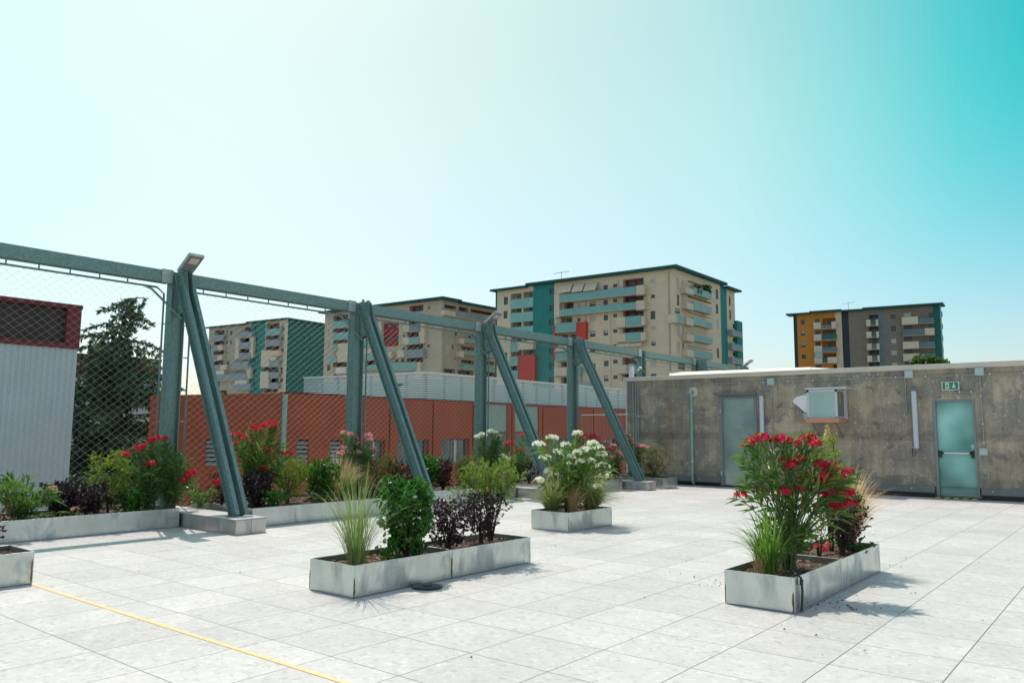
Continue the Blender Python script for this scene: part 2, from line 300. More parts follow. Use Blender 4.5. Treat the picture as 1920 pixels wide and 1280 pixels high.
def concrete():
    m = bpy.data.materials.new('board_marked_concrete'); m.use_nodes = True; t = m.node_tree; n = t.nodes; L = t.links; b = n['Principled BSDF']
    tc = n.new('ShaderNodeTexCoord')
    def noise(sc, det, scale=(1, 1, 1), dist=0., rough=.55):
        mp = n.new('ShaderNodeMapping'); mp.inputs['Scale'].default_value = scale; L.new(tc.outputs['Object'], mp.inputs[0])
        q = n.new('ShaderNodeTexNoise'); q.inputs['Scale'].default_value = sc; q.inputs['Detail'].default_value = det; q.inputs['Distortion'].default_value = dist; q.inputs['Roughness'].default_value = rough
        L.new(mp.outputs[0], q.inputs['Vector']); return q.outputs['Fac']
    def ramp(src, *pts):
        r = n.new('ShaderNodeValToRGB'); L.new(src, r.inputs[0]); e = r.color_ramp.elements
        for i, (p_, c_) in enumerate(pts):
            q = e[i] if i < 2 else e.new(p_); q.position = p_; q.color = (*((c_,)*3 if isinstance(c_, (int, float)) else c_), 1)
        return r.outputs[0]
    def mix(bt, f, a, bb):
        q = n.new('ShaderNodeMix'); q.data_type = 'RGBA'; q.blend_type = bt
        if isinstance(f, (int, float)): q.inputs['Factor'].default_value = f
        else: L.new(f, q.inputs['Factor'])
        for s_, v_ in (('A', a), ('B', bb)):
            if isinstance(v_, tuple): q.inputs[s_].default_value = (*v_, 1)
            else: L.new(v_, q.inputs[s_])
        return q.outputs['Result']
    c = ramp(noise(1.4, 12, (1, 1, .8), .3, .68), (.37, (.25, .222, .178)), (.5, (.37, .32, .245)), (.62, (.48, .41, .30)))
    c = mix('MIX', ramp(noise(1.15, 10, (1, 1, 1.25), .5, .62), (.505, 0), (.55, .78)), c, (.255, .24, .212))  # smoother grey areas
    c = mix('MIX', ramp(noise(2.3, 9, (1, 1, 1.3), .4, .66), (.585, 0), (.62, .65)), c, (.135, .13, .115))     # damp dark spots
    c = mix('MULTIPLY', .6, c, ramp(noise(3.4, 7, (1, 1, .09), 0, .6), (.3, .74), (.7, 1.2)))               # vertical board streaks
    c = mix('MULTIPLY', .45, c, ramp(noise(16, 4, (1, 1, .05), 0), (.3, .82), (.7, 1.15)))
    c = mix('MULTIPLY', .8, c, ramp(noise(22, 8, (1, 1, 1), 0, .7), (.32, .78), (.68, 1.18)))                # grain
    c = mix('MIX', ramp(noise(6.5, 6, (1, 1, .8), 1.6, .6), (.62, 0), (.65, .6)), c, (.62, .56, .46))       # pale scars
    c = mix('MIX', ramp(noise(9, 3, (1, 1, 1), .2), (.72, 0), (.74, .7)), c, (.09, .085, .075))              # blow holes
    c = mix('MIX', ramp(noise(1.3, 5, (1, 1, .08), .1), (.63, 0), (.72, .55)), c, (.27, .155, .085))         # rust runs
    sp = n.new('ShaderNodeSeparateXYZ'); L.new(tc.outputs['Object'], sp.inputs[0])
    ad = n.new('ShaderNodeMath'); ad.operation = 'MULTIPLY_ADD'; L.new(noise(3, 3), ad.inputs[0]); ad.inputs[1].default_value = .3; L.new(sp.outputs['Z'], ad.inputs[2])
    c = mix('MULTIPLY', .9, c, ramp(ad.outputs[0], (.0, .8), (.55, .82), (.62, 1.0)))
    sb = n.new('ShaderNodeMath'); sb.operation = 'SUBTRACT'; L.new(ad.outputs[0], sb.inputs[0]); sb.inputs[1].default_value = 1.47
    ab = n.new('ShaderNodeMath'); ab.operation = 'ABSOLUTE'; L.new(sb.outputs[0], ab.inputs[0])
    c = mix('MULTIPLY', .8, c, ramp(ab.outputs[0], (.06, .76), (.11, 1.0)))                                  # pour line
    br = n.new('ShaderNodeTexBrick'); mp = n.new('ShaderNodeMapping'); mp.inputs['Rotation'].default_value = (math.pi/2, 0, 0); L.new(tc.outputs['Object'], mp.inputs[0])
    L.new(mp.outputs[0], br.inputs['Vector']); br.inputs['Scale'].default_value = 1; br.inputs['Brick Width'].default_value = .42; br.inputs['Row Height'].default_value = 1.35
    br.inputs['Mortar Size'].default_value = .006; br.inputs['Mortar Smooth'].default_value = .3; br.offset = 0.0
    br.inputs['Color1'].default_value = (1.05, 1.04, 1, 1); br.inputs['Color2'].default_value = (.93, .94, .95, 1); br.inputs['Mortar'].default_value = (.72, .72, .72, 1)
    c = mix('MULTIPLY', .7, c, br.outputs['Color'])
    L.new(c, b.inputs['Base Color']); b.inputs['Roughness'].default_value = .85; b.inputs['Specular IOR Level'].default_value = .25
    bp = n.new('ShaderNodeBump'); bp.inputs['Strength'].default_value = .5; bp.inputs['Distance'].default_value = .02; L.new(noise(18, 8), bp.inputs['Height']); L.new(bp.outputs[0], b.inputs['Normal'])
    return m
M['concrete'] = concrete()

# ------------------------------------------------------------------ ground, terrace
GZ = -9.0
g = MB(); g.face([(-3000, -3000, GZ), (3000, -3000, GZ), (3000, 3000, GZ), (-3000, 3000, GZ)]); struct('ground', g, M['ground'])
t = MB(); t.box((-12.45, -6, GZ), (9, 30, 0)); struct('terrace', t, M['paving'])
t = MB(); t.box((-7.86, 2.934, 0), (3, 2.970, .004)); struct('floor_tape', t, M['orange'])
# parapet kerb under the fence
t = MB(); t.box((-12.1, -6, .004), (-11.96, 19.5, .16))
tag(t.build('parapet_kerb', M['plaster'], bevel=.01), 'low pale kerb along the terrace edge under the mesh fence', 'kerb')

# ------------------------------------------------------------------ mesh fence: posts, braces, top beam, nets, lamps
FX = -11.8; Y0 = 6.22; DY = 3.65; ZB0, ZB1 = 3.64, 3.83
ORD = {-1: 'out by the left edge', 0: 'nearest the left edge of the photo', 1: 'second from the left, by the pink oleander', 2: 'third from the left, carrying the small lamp',
       3: 'fourth from the left, beside the concrete hut', 4: 'upright rising just behind the hut roof corner', 5: 'behind the hut roof', 6: 'farthest, by the end lamp'}
def h_section(mb, A, B, depth, width, tf, side):   # I-section from A to B: flanges face +-side
    A = V(A); B = V(B); t = (B-A).normalized(); sd = (V(side)-t*t.dot(V(side))).normalized(); w_ = t.cross(sd)
    for sg in (-1, 1):
        o = sd*(sg*(depth-tf)/2); mb.bar(A+o, B+o, width, tf, sd) if False else None
        p = [q+o+sd*a+w_*b for q in (A, B) for a, b in ((-tf/2, -width/2), (tf/2, -width/2), (tf/2, width/2), (-tf/2, width/2))]
        mb.hexa(p)
    p = [q+sd*a+w_*b for q in (A, B) for a, b in ((-depth/2+tf, -tf/2), (depth/2-tf, -tf/2), (depth/2-tf, tf/2), (-depth/2+tf, tf/2))]
    mb.hexa(p); return mb
for k in range(-1, 7):
    y = Y0+DY*k
    if k == 4: lab = 'steel post without a brace, rising behind the left end of the concrete hut roof'
    else: lab = 'galvanised steel post with a slanting double brace, ' + ORD[k]
    p = thing('steel_post', (FX, y, 0), lab, 'post', 'posts of the rooftop mesh fence')
    zb = .0
    h_section(MB(), (FX, y, zb), (FX, y, ZB1+.01), .235, .165, .014, (0, 1, 0)).build('upright', M['galv'], p, bevel=.003)
    if k != 4:
        foot = V((-9.78, y, .205)); top = V((FX+.16, y, ZB1-.0))
        b = MB()
        for sg in (-1, 1):   # two channels back to back
            o = V((0, sg*.045, 0)); t_ = (top-foot).normalized(); sd = V((0, 1, 0)); nn = t_.cross(sd)
            for a0, a1, b0, b1 in ((-.004, .004, -.09, .09), (.004*sg if sg > 0 else -.055, .055 if sg > 0 else -.004, -.09, -.082), (.004*sg if sg > 0 else -.055, .055 if sg > 0 else -.004, .082, .09)):
                b.hexa([q+o+sd*a+nn*c for q in (foot, top) for a, c in ((a0, b0), (a1, b0), (a1, b1), (a0, b1))])
        b.build('brace', M['galv'], p)
        MB().box((-9.93, y-.12, .204), (-9.63, y+.12, .216)).build('foot_plate', M['galv'], p)
        gs = MB()
        for sg in (-1, 1):
            q = [V((FX+.10, y+sg*.036, ZB1)), V((FX+.36, y+sg*.036, ZB1-.02)), V((FX+.50, y+sg*.036, ZB1-.58)), V((FX+.10, y+sg*.036, ZB1-.72))]
            n_ = V((0, sg*.008, 0)); gs.hexa([a for a in q]+[a+n_ for a in q])
        gs.build('gusset', M['galv'], p)
        bo = MB()
        for dx, dz in ((.16, -.05), (.16, -.2), (.2, -.42), (.2, -.58)): bo.box((FX+dx, y-.056, ZB1+dz-.01), (FX+dx+.02, y-.044, ZB1+dz+.01))
        build_each(bo, 'bolt', M['alu'], p, 8)
    # splice plate where the beam arrives
    MB().box((FX+.09, y-.30, ZB0-.01), (FX+.112, y-.13, ZB1+.012)).build('splice_plate', M['galvlite'], p)
for k in range(-1, 7):
    ya = Y0+DY*(k-1)+.135 if k > -1 else -4; yb = Y0+DY*k-.135
    lab = {-1: 'galvanised top beam running out past the left edge of the photo', 0: 'galvanised top beam nearest the camera, over the low white building', 1: 'galvanised top beam between the lamp post and the pink oleander post',
           2: 'galvanised top beam between the pink oleander post and the small lamp', 3: 'galvanised top beam right of the small lamp', 4: 'short looking top beam ending over the concrete hut corner',
           5: 'far top beam in front of the tall block, above the hut roof', 6: 'farthest top beam ending at the last lamp'}[k]
    b = thing('top_beam', (FX, ya, ZB0), lab, 'beam', 'top beams of the rooftop mesh fence')
    MB().box((FX-.09, ya, ZB0), (FX+.09, yb, ZB1)).build('beam', M['galv'], b, bevel=.006)
    # net panel hung on a frame rope
    if k < 0: continue
    z0, z1 = .18, 3.555
    a, c = ya+.10, yb-.10
    lab = {0: 'wire mesh net in front of the tall cedar and white building', 1: 'wire mesh net between the lamp post and the pink oleander post', 2: 'wire mesh net in front of the middle apartment block, right of the pink oleander post',
           3: 'wire mesh net right of the small lamp, before the orange red balcony', 4: 'wire mesh net panel touching the concrete hut', 5: 'wire mesh net above the hut roof, left part', 6: 'farthest wire mesh net behind the hut roof'}[k]
    nt_ = thing('wire_net', (FX, (a+c)/2, z0), lab, 'net', 'net panels of the rooftop mesh fence')
    fr = MB(); fx = FX+.03
    cut = .10
    fr.tube([(fx, a, z1-.05), (fx, a+.03, z1), (fx, c-cut, z1), (fx, c+.02, z1-.09), (fx, c+.02, z0), (fx, a, z0), (fx, a, z1-.05)], .017, 6)
    fr.build('frame_tube', M['galv'], nt_)
    MB().tube([(fx+.02, c-.32, z1), (fx+.05, c-.2, z1-.05), (fx+.12, c+.26, z1-.46)], .018, 6).build('corner_strut', M['galv'], nt_)
    hg = MB()
    for i in range(7): yy = a+.2+i*(c-a-.75)/6; hg.tube([(fx, yy, z1), (fx, yy, ZB0)], .011, 5)
    for i in range(6): zz = .5+i*.5; hg.tube([(fx, c+.02, zz), (fx+.04, c+.11, zz)], .01, 5); hg.tube([(fx, a, zz), (fx+.04, a-.10, zz)], .01, 5)
    build_each(hg, 'hanger', M['galv'], nt_, 10)
    net = MB(); py, pz = .137, .108; r = .0013 if k < 2 else .0016
    sl = pz/py; H_ = z1-z0; W_ = c-a
    for sg in (1, -1):
        n0 = int(-(H_/sl)/py)-1; n1 = int(W_/py)+1
        if sg < 0: n0, n1 = 0, int((W_+H_/sl)/py)+1
        for i in range(n0, n1+1):
            yy = i*py          # line: z = sg*sl*(s-yy)
            s0 = yy if sg > 0 else yy-H_/sl; s1 = yy+H_/sl if sg > 0 else yy
            s0 = max(0, s0); s1 = min(W_, s1)
            if s1-s0 < .02: continue
            f_ = lambda s: z0+sg*sl*(s-yy)
            # stop at the slanting corner of the frame
            if sg > 0 and s1 > W_-cut:
                # corner line: z = z1 - (s-(W-cut))*.36/cut
                den = sl+.09/cut; sc = (z1-z0+(W_-cut)*.09/cut+sl*yy)/den
                s1 = min(s1, max(sc, s0+.01))
            if sg < 0 and s0 > W_-cut:
                z_ = f_(s0); lim = z1-(s0-(W_-cut))*.09/cut
                while z_ > lim and s0 < s1: s0 += .01; z_ = f_(s0); lim = z1-(s0-(W_-cut))*.09/cut
                if s1-s0 < .02: continue
            net.tube([(fx, a+s0, f_(s0)), (fx, a+s1, f_(s1))], r, 3)
    net.build('mesh', M['wire'], nt_)
# lamps on posts 0, 2 and 6
for k, lab in ((0, 'large looking flat grey lamp head on the first post, tilted up'), (2, 'smaller looking flat grey lamp head on the third post'), (6, 'distant grey lamp head above the hut roof')):
    y = Y0+DY*k
    L_ = thing('lamp', (FX+.18, y, ZB1), lab, 'lamp', 'lamps on the mesh fence')
    A = V((FX+.17, y+.03, ZB1-.02)); d = V((.80, 0, .52)).normalized(); s_ = V((0, 1, 0)); n_ = d.cross(s_); n_ = -n_ if n_.z < 0 else n_
    def slab(mb, a0, a1, w0, w1, h0, h1):
        return mb.hexa([A+d*a+s_*b+n_*c for c in (h0, h1) for a, b in ((a0, w0), (a1, w0), (a1, w1), (a0, w1))])
    slab(MB(), .0, .42, -.125, .125, .0, .055).build('housing', M['galvlite'], L_, bevel=.01)
    slab(MB(), .10, .40, -.105, .105, -.006, .0).build('underside', M['frame_grey'], L_)
    slab(MB(), .24, .36, -.07, .07, -.012, -.006).build('lens', M['plate'], L_)
    MB().bar((FX+.12, y, ZB1+.005), A+d*.10+n_*.0, .10, .03).build('bracket', M['galvlite'], L_)
# plinths under the braces
for k in range(-1, 4):
    y = Y0+DY*k
    lab = {-1: 'steel clad plinth out at the left edge', 0: 'steel clad plinth under the nearest brace, between two long planters', 1: 'steel clad plinth hidden behind the green bush and purple shrub',
           2: 'steel clad plinth left of the white oleander planter', 3: 'steel clad plinth under the brace nearest the concrete hut'}[k]
    p = thing('plinth', (-10.2, y, 0), lab, 'plinth', 'plinths of the fence braces')
    MB().box((-11.9, y-.23, .0), (-9.485, y+.23, .19)).build('block', M['stainless'], p, bevel=.004)
    MB().box((-11.9, y-.235, .192), (-9.48, y+.235, .204)).build('top_slab', M['paving'], p)
    MB().box((-9.483, y-.002, .0), (-9.481, y+.002, .19)).build('seam', M['frame_grey'], p)

# ------------------------------------------------------------------ planters
def planter(x0, y0, x1, y1, h, lab, group, rust=(), cat='planter', n=None, mat_='sheet', soil=.06):
    p = thing('planter', ((x0+x1)/2, (y0+y1)/2, 0), lab, cat, group); tk = .008; b = MB()
    for a, c in (((x0, y0), (x1, y0+tk)), ((x0, y1-tk), (x1, y1)), ((x0, y0+tk), (x0+tk, y1-tk)), ((x1-tk, y0+tk), (x1, y1-tk))):
        b.box((a[0], a[1], .004), (c[0], c[1], h))
    b.build('steel_box', M[mat_], p, bevel=.002)
    # inner lining in a darker sheet
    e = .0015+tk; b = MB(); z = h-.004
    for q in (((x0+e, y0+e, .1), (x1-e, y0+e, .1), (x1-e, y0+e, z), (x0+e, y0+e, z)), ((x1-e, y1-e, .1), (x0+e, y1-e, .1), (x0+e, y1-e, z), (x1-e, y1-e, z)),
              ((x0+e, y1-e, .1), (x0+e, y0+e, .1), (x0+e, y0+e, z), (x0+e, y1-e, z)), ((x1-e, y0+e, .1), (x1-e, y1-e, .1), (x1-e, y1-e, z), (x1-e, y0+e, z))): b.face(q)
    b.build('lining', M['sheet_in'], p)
    # lumpy soil sheet
    nx, ny = max(4, int((x1-x0)/.05)), max(4, int((y1-y0)/.05)); s = MB(); rnd = random.Random(int(x0*100+y0*7))
    for j in range(ny+1):
        for i in range(nx+1):
            s.v.append(V((x0+tk+.002+(x1-x0-2*tk-.004)*i/nx, y0+tk+.002+(y1-y0-2*tk-.004)*j/ny, h-soil+rnd.uniform(-.016, .02))))
    for j in range(ny):
        for i in range(nx): a = j*(nx+1)+i; s.f.append((a, a+1, a+nx+2, a+nx+1))
    s.build('soil', M['soil'], p)
    ch = MB()
    for i in range(int((x1-x0)*(y1-y0)*330)):   # bark chips
        c = V((rnd.uniform(x0+.03, x1-.03), rnd.uniform(y0+.03, y1-.03), h-soil+.018)); a = rnd.uniform(0, 3.1); l = rnd.uniform(.008, .025); u = V((math.cos(a), math.sin(a), rnd.uniform(-.3, .3)))*l; v_ = V((-math.sin(a), math.cos(a), rnd.uniform(-.3, .3)))*l*.4
        ch.face([c-u-v_, c+u-v_, c+u+v_, c-u+v_])
    tag(ch.build('bark_chips', M['chips'], p), kind='stuff')
    for (sx, sy, nx_, ny_, z0, z1, wd) in rust:
        r = MB(); rr = random.Random(int(sx*31+sy*17)); m_ = 14
        U = V((abs(ny_), abs(nx_), 0)); No = V((nx_, ny_, 0))*.0022
        lft = []; rgt = []
        for i in range(m_+1):
            z = z0+(z1-z0)*i/m_; e = 1-abs(2*i/m_-1)**4
            c = V((sx, sy, z))+No; lft.append(c-U*(wd*e*rr.uniform(.35, 1))); rgt.append(c+U*(wd*e*rr.uniform(.35, 1)))
        for i in range(m_): r.face([lft[i], rgt[i], rgt[i+1], lft[i+1]])
        r.build('rust_seam', M['rust'], p)
    return p
M['chips'] = mat('bark_chip', (.24, .13, .085), .9, 0, .55, 30)
HP = .265; GP = 'free standing metal planters'; GF = 'long metal planters along the fence'
MX0, MX1 = -5.815, -5.230
planter(MX0, 4.415, MX1, 5.612, HP, 'weathered metal planter with tall grass and glossy bush, rusty near corner', GP, [(MX1, 4.425, 1, 0, .0, .165, .012), (MX1, 5.604, 1, 0, .0, .19, .012), (MX0+.004, 4.415, 0, -1, .0, .17, .005)])
planter(MX0, 5.616, MX1, 6.825, HP, 'metal planter with two purple shrubs, joined end to end behind the grass planter', GP, [(MX1, 6.82, 1, 0, .0, .12, .004)])
RX0, RX1 = -2.795, -2.225
planter(RX0, 6.255, RX1, 7.462, HP+.005, 'metal planter with the big red oleander, black hose on its side', GP, [(RX1-.012, 6.255, 0, -1, .0, .16, .012), (RX0+.006, 6.255, 0, -1, .0, .16, .006), (RX1, 7.45, 1, 0, .02, .13, .004)])
planter(RX0, 7.466, RX1, 8.735, HP+.005, 'metal planter behind the red oleander one, holding a purple shrub', GP)
planter(-7.03, 9.19, -6.385, 10.34, HP, 'small scratched metal planter with the white oleander', GP, [(-6.385, 9.20, 1, 0, .0, .2, .004)])
planter(-8.48, 1.76, -7.89, 2.97, HP+.02, 'metal planter cut off by the left edge of the photo', GP, [(-7.89, 2.955, 1, 0, .0, .22, .010)])
for (x0, y0, x1, y1, lab) in ((-11.94, -2.4, -10.88, 2.34, 'long planter box beyond the left edge'), (-11.94, 2.80, -10.88, 5.96, 'long metal planter left of the nearest plinth, with red and peach oleanders'),
                         (-11.75, 6.62, -10.08, 9.60, 'long metal planter with red oleander and pink oleander, right of the nearest plinth'),
                         (-11.75, 10.13, -10.55, 13.24, 'long metal planter with pale oleander, behind the purple shrubs'),
                         (-11.62, 13.62, -10.10, 16.84, 'long metal planter behind the white oleander one'),
                         (-11.45, 17.72, -9.45, 18.45, 'metal planter against the concrete hut, with a dark bush')):
    planter(x0, y0, x1, y1, .268, lab, GF)
# things by the planters
d = thing('drain_cover', (0, 0, 0), 'round black plastic cover lying against the grass planter', 'cover')
c0 = onZ(801, 1101); d.location = (c0.x, c0.y, 0); ORG[d.name] = V((c0.x, c0.y, 0))
MB().tube([(c0.x, c0.y, z) for z in (.004, .016, .022)], [.14, .132, .10], 28, True).build('disc', M['black'], d)
MB().tube([(c0.x, c0.y, z) for z in (.023, .03)], [.05, .045], 20, True).build('cap', M['black'], d)
hy = 6.36
hs = thing('hose', (RX1, hy, 0), 'black hose hanging over the side of the red oleander planter', 'hose')
MB().tube([(RX1-.06, hy, .235), (RX1-.02, hy, .285), (RX1+.016, hy, .26), (RX1+.022, hy+.012, .16), (RX1+.018, hy+.005, .07), (RX1+.014, hy-.005, .006)], .0095, 8).build('tube', M['blackhose'], hs, smooth=True)
MB().tube([(RX1+.018, hy+.001, .20), (RX1+.02, hy+.006, .245)], .015, 8, True).build('clip', M['blackhose'], hs)

# ------------------------------------------------------------------ concrete hut (stair building) with everything mounted on it
WY = 19.56; ZT = 2.82; XL = -11.57; XR = 5.0
DL = (-8.745, -7.79, .03, 2.33); DR = (-3.745, -2.925, .02, 2.145)
def wall_holes(mb, O, u, n, s0, s1, z0, z1, holes, depth=.2, pick=None):
    """wall sheet in the plane O,u with rectangular holes and their reveals; pick(s,z) -> mb"""
    S = sorted({s0, s1, *[min(max(h[i], s0), s1) for h in holes for i in (0, 1)]}); Z = sorted({z0, z1, *[min(max(h[i], z0), z1) for h in holes for i in (2, 3)]})
    if pick and hasattr(pick, 'cuts'):
        S = sorted(set(S) | {c for c in pick.cuts[0] if s0 < c < s1}); Z = sorted(set(Z) | {c for c in pick.cuts[1] if z0 < c < z1})
    P = lambda s, z, d=0: O+u*s+UZ*z+n*d
    for j in range(len(Z)-1):
        zc = (Z[j]+Z[j+1])/2; run = None
        for i in range(len(S)):
            tgt = None
            if i < len(S)-1:
                sc = (S[i]+S[i+1])/2
                if not any(h[0] < sc < h[1] and h[2] < zc < h[3] for h in holes): tgt = pick(sc, zc) if pick else mb
            if run and run[1] is not tgt:
                run[1].face([P(run[0], Z[j]), P(S[i], Z[j]), P(S[i], Z[j+1]), P(run[0], Z[j+1])]); run = None
            if tgt is not None and run is None: run = (S[i], tgt)
    for h in holes:
        d = -(h[4] if len(h) > 4 else depth); a, b, c, e = h[:4]; tg = pick((a+b)/2, (c+e)/2) if pick else mb
        for q in ((a, c, b, c), (a, e, b, e), (a, c, a, e), (b, c, b, e)):
            tg.face([P(q[0], q[1]), P(q[2], q[3]), P(q[2], q[3], d), P(q[0], q[1], d)])
hut = thing('concrete_hut', (-3, WY, 0), 'low weathered concrete building at the right with two metal framed doors', 'building')
O = V((0, WY, 0)); U = V((1, 0, 0)); NN = V((0, -1, 0))
b = MB(); wall_holes(b, O, U, NN, XL, XR, .245, ZT, [DL[:2]+(.245, DL[3], .12), DR[:2]+(.245, DR[3], .16)])
b.face([(XL, WY, .245), (XL, 30, .245), (XL, 30, ZT), (XL, WY, ZT)]); b.face([(XR, WY, .0), (XR, 30, .0), (XR, 30, ZT), (XR, WY, ZT)])
b.build('wall', M['concrete'], hut)
rf = MB().box((XL-.07, WY-.06, ZT), (XR+.1, 30, ZT+.115)).build('roof', M['plaster'], hut, bevel=.006)
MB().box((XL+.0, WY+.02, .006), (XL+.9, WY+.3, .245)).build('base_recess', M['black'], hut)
for a, c in ((XL+.9, DL[0]-.03), (DL[1]+.03, DR[0]-.035), (DR[1]+.035, XR)):
    MB().box((a, WY-.03, .105), (c, WY+.04, .25)).build('base_flashing', M['grey_band'], hut)
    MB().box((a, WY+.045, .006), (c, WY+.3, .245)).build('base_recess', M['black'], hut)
    nl = MB(); xx = a+.2
    while xx < c: nl.box((xx, WY-.035, .17), (xx+.025, WY-.03, .195)); xx += 1.1
    build_each(nl, 'fixing', M['alu'], hut, 8)
# corner trim
MB().box((XL-.012, WY-.02, .26), (XL+.03, WY+.02, ZT-.003)).build('corner_trim', M['alu'], hut)
for dx in (.22, .3, .38): MB().box((XL+dx, WY-.03, .26), (XL+dx+.03, WY-.002, ZT-.05)).build('vertical_strip', M['conduit'], hut)
# left door
dl = MB().box((DL[0]+.05, WY+.05, DL[2]+.02), (DL[1]-.04, WY+.09, DL[3]-.05)).build('door', M['door'], hut)
fr = MB(); fr.box((DL[0]-.02, WY-.02, DL[2]), (DL[0]+.05, WY+.1, DL[3])); fr.box((DL[1]-.04, WY-.02, DL[2]), (DL[1]+.03, WY+.1, DL[3])); fr.box((DL[0]+.05, WY-.02, DL[3]-.05), (DL[1]-.04, WY+.1, DL[3]))
fr.build('frame', M['doorframe'], dl); MB().box((DL[0]-.05, WY-.1, DL[3]+.02), (DL[1]+.05, WY-.005, DL[3]+.07)).build('drip_cap', M['grey_band'], dl)
MB().box((-8.37, WY+.046, 1.52), (-8.20, WY+.049, 1.575)).build('label_plate', M['plate'], dl)
lt = MB()
for i in range(5): lt.box((-8.355+i*.03, WY+.044, 1.535), (-8.337+i*.03, WY+.0455, 1.56))
tag(lt.build('print', M['paintblk'], dl), kind='stuff')
for z in (.3, 1.9): MB().cyl((DL[0]+.01, WY-.03, z), .014, .014, 0, .1, 8).build('hinge', M['alu'], dl)
# right door: frosted glass with push bar
a, c, z0, z1 = DR
dr = MB().box((a+.06, WY+.08, z0+.09), (c-.045, WY+.10, z1-.05)).build('glass_door', M['glassdoor'], hut)
fr = MB(); fr.box((a-.005, WY+.0, z0+.03), (a+.06, WY+.14, z1)); fr.box((c-.045, WY+.0, z0+.03), (c+.005, WY+.14, z1)); fr.box((a+.06, WY+.02, z1-.05), (c-.045, WY+.14, z1)); fr.box((a+.06, WY+.05, z0+.03), (c-.045, WY+.12, z0+.09))
fr.build('frame', M['doorframe'], dr)
MB().box((a+.06, WY+.045, z0+.045), (c-.045, WY+.0495, z0+.06)).build('sill_strip', M['jbox'], dr)
MB().box((a+.06, WY+.045, z0+.075), (c-.045, WY+.0495, z0+.083)).build('sill_strip', M['jbox'], dr)
bz = .975
MB().tube([(a+.16, WY-.0, bz), (c-.16, WY-.0, bz)], .017, 10, True).build('push_bar', M['white'], dr)
for sx, dx in ((a+.10, 1), (c-.10, -1)):
    q = MB(); q.box((sx-.025, WY+.02, bz-.10), (sx+.025, WY+.078, bz+.05)); q.hexa([V(p_) for p_ in ((sx-.02, WY-.02, bz-.03), (sx+.02+dx*.06, WY-.02, bz-.02), (sx+.02+dx*.06, WY+.02, bz-.02), (sx-.02, WY+.02, bz-.03), (sx-.02, WY-.02, bz+.04), (sx+.02+dx*.06, WY-.02, bz+.02), (sx+.02+dx*.06, WY+.02, bz+.02), (sx-.02, WY+.02, bz+.04))])
    q.build('bar_bracket', M['paintblk'], dr)
MB().box((c-.125, WY+.076, 1.06), (c-.05, WY+.079, 1.17)).build('sticker', M['jbox'], dr)
# hazard threshold
th = thing('threshold', ((a+c)/2, WY-.05, 0), 'black and yellow striped strip under the glass door', 'threshold')
MB().box((a-.06, WY-.11, .004), (c+.04, WY+.02, .03)).build('board', M['paintblk'], th)
q = MB(); nst = 5; wd = (c-a+.06)/nst
for i in range(nst):
    x0 = a-.03+i*wd; q.face([(x0, WY-.1115, .006), (x0+wd*.55, WY-.1115, .006), (x0+wd*.7, WY-.1115, .029), (x0+wd*.15, WY-.1115, .029)]); q.face([(x0+wd*.15, WY-.1115, .0305), (x0+wd*.7, WY-.1115, .0305), (x0+wd*.8, WY-.03, .0305), (x0+wd*.25, WY-.03, .0305)])
q.build('stripes', M['yellow'], th)
# exit sign
sg = thing('exit_sign', (-3.36, WY, 2.36), 'green emergency exit sign with running figure and down arrow above the glass door', 'sign')
MB().box((-3.535, WY-.035, 2.345), (-3.19, WY, 2.535)).build('frame', M['alu'], sg, bevel=.004)
MB().box((-3.515, WY-.038, 2.362), (-3.21, WY-.0355, 2.518)).build('green_panel', M['signgreen'], sg)
q = MB(); yy = WY-.0405
def poly(pts, ox, oz, s_=1): q.face([(ox+x*s_, yy, oz+z*s_) for x, z in pts])
poly([(0, 0), (.075, 0), (.075, .13), (0, .13)], -3.46, 2.375)           # door opening
poly([(-.011, .06), (.011, .06), (.011, .0), (-.011, .0)], -3.295, 2.43)   # arrow
poly([(-.04, .035), (0, -.005), (.04, .035), (.026, .05), (0, .024), (-.026, .05)], -3.295, 2.392)
q.build('pictogram', M['white'], sg)
q = MB(); yy = WY-.0425
poly([(.04, .10), (.056, .10), (.056, .118), (.04, .118)], -3.46, 2.372)
poly([(.022, .055), (.036, .095), (.055, .095), (.045, .05)], -3.46, 2.375)
poly([(.045, .05), (.03, .052), (.004, .02), (.012, .01), (.034, .036)], -3.46, 2.375)
poly([(.05, .055), (.036, .05), (.05, .03), (.045, .004), (.056, .004), (.062, .034)], -3.46, 2.375)
poly([(.02, .06), (.004, .062), (.002, .074), (.03, .09), (.034, .08)], -3.46, 2.375)
q.build('running_figure', M['signgreen'], sg)
# drain pipe
xp = -9.53
dp = thing('drain_pipe', (xp, WY, 0), 'green grey drain pipe coming out of the wall left of the metal door', 'pipe')
MB().tube([(xp+.03, WY+.02, 2.47), (xp+.02, WY-.05, 2.46), (xp, WY-.075, 2.40), (xp, WY-.075, .12), (xp, WY-.06, .07), (xp, WY+.0, .055)], .042, 12).build('pipe', M['pipe'], dp, smooth=True)
MB().tube([(xp+.04, WY+.0, 2.47), (xp+.04, WY-.012, 2.47)], .13, 20, True).build('mortar_collar', M['plaster'], dp)
for z in (.62, 1.95): MB().cyl((xp, WY-.075, z), .047, .047, 0, .02, 12).build('clamp', M['alu'], dp)
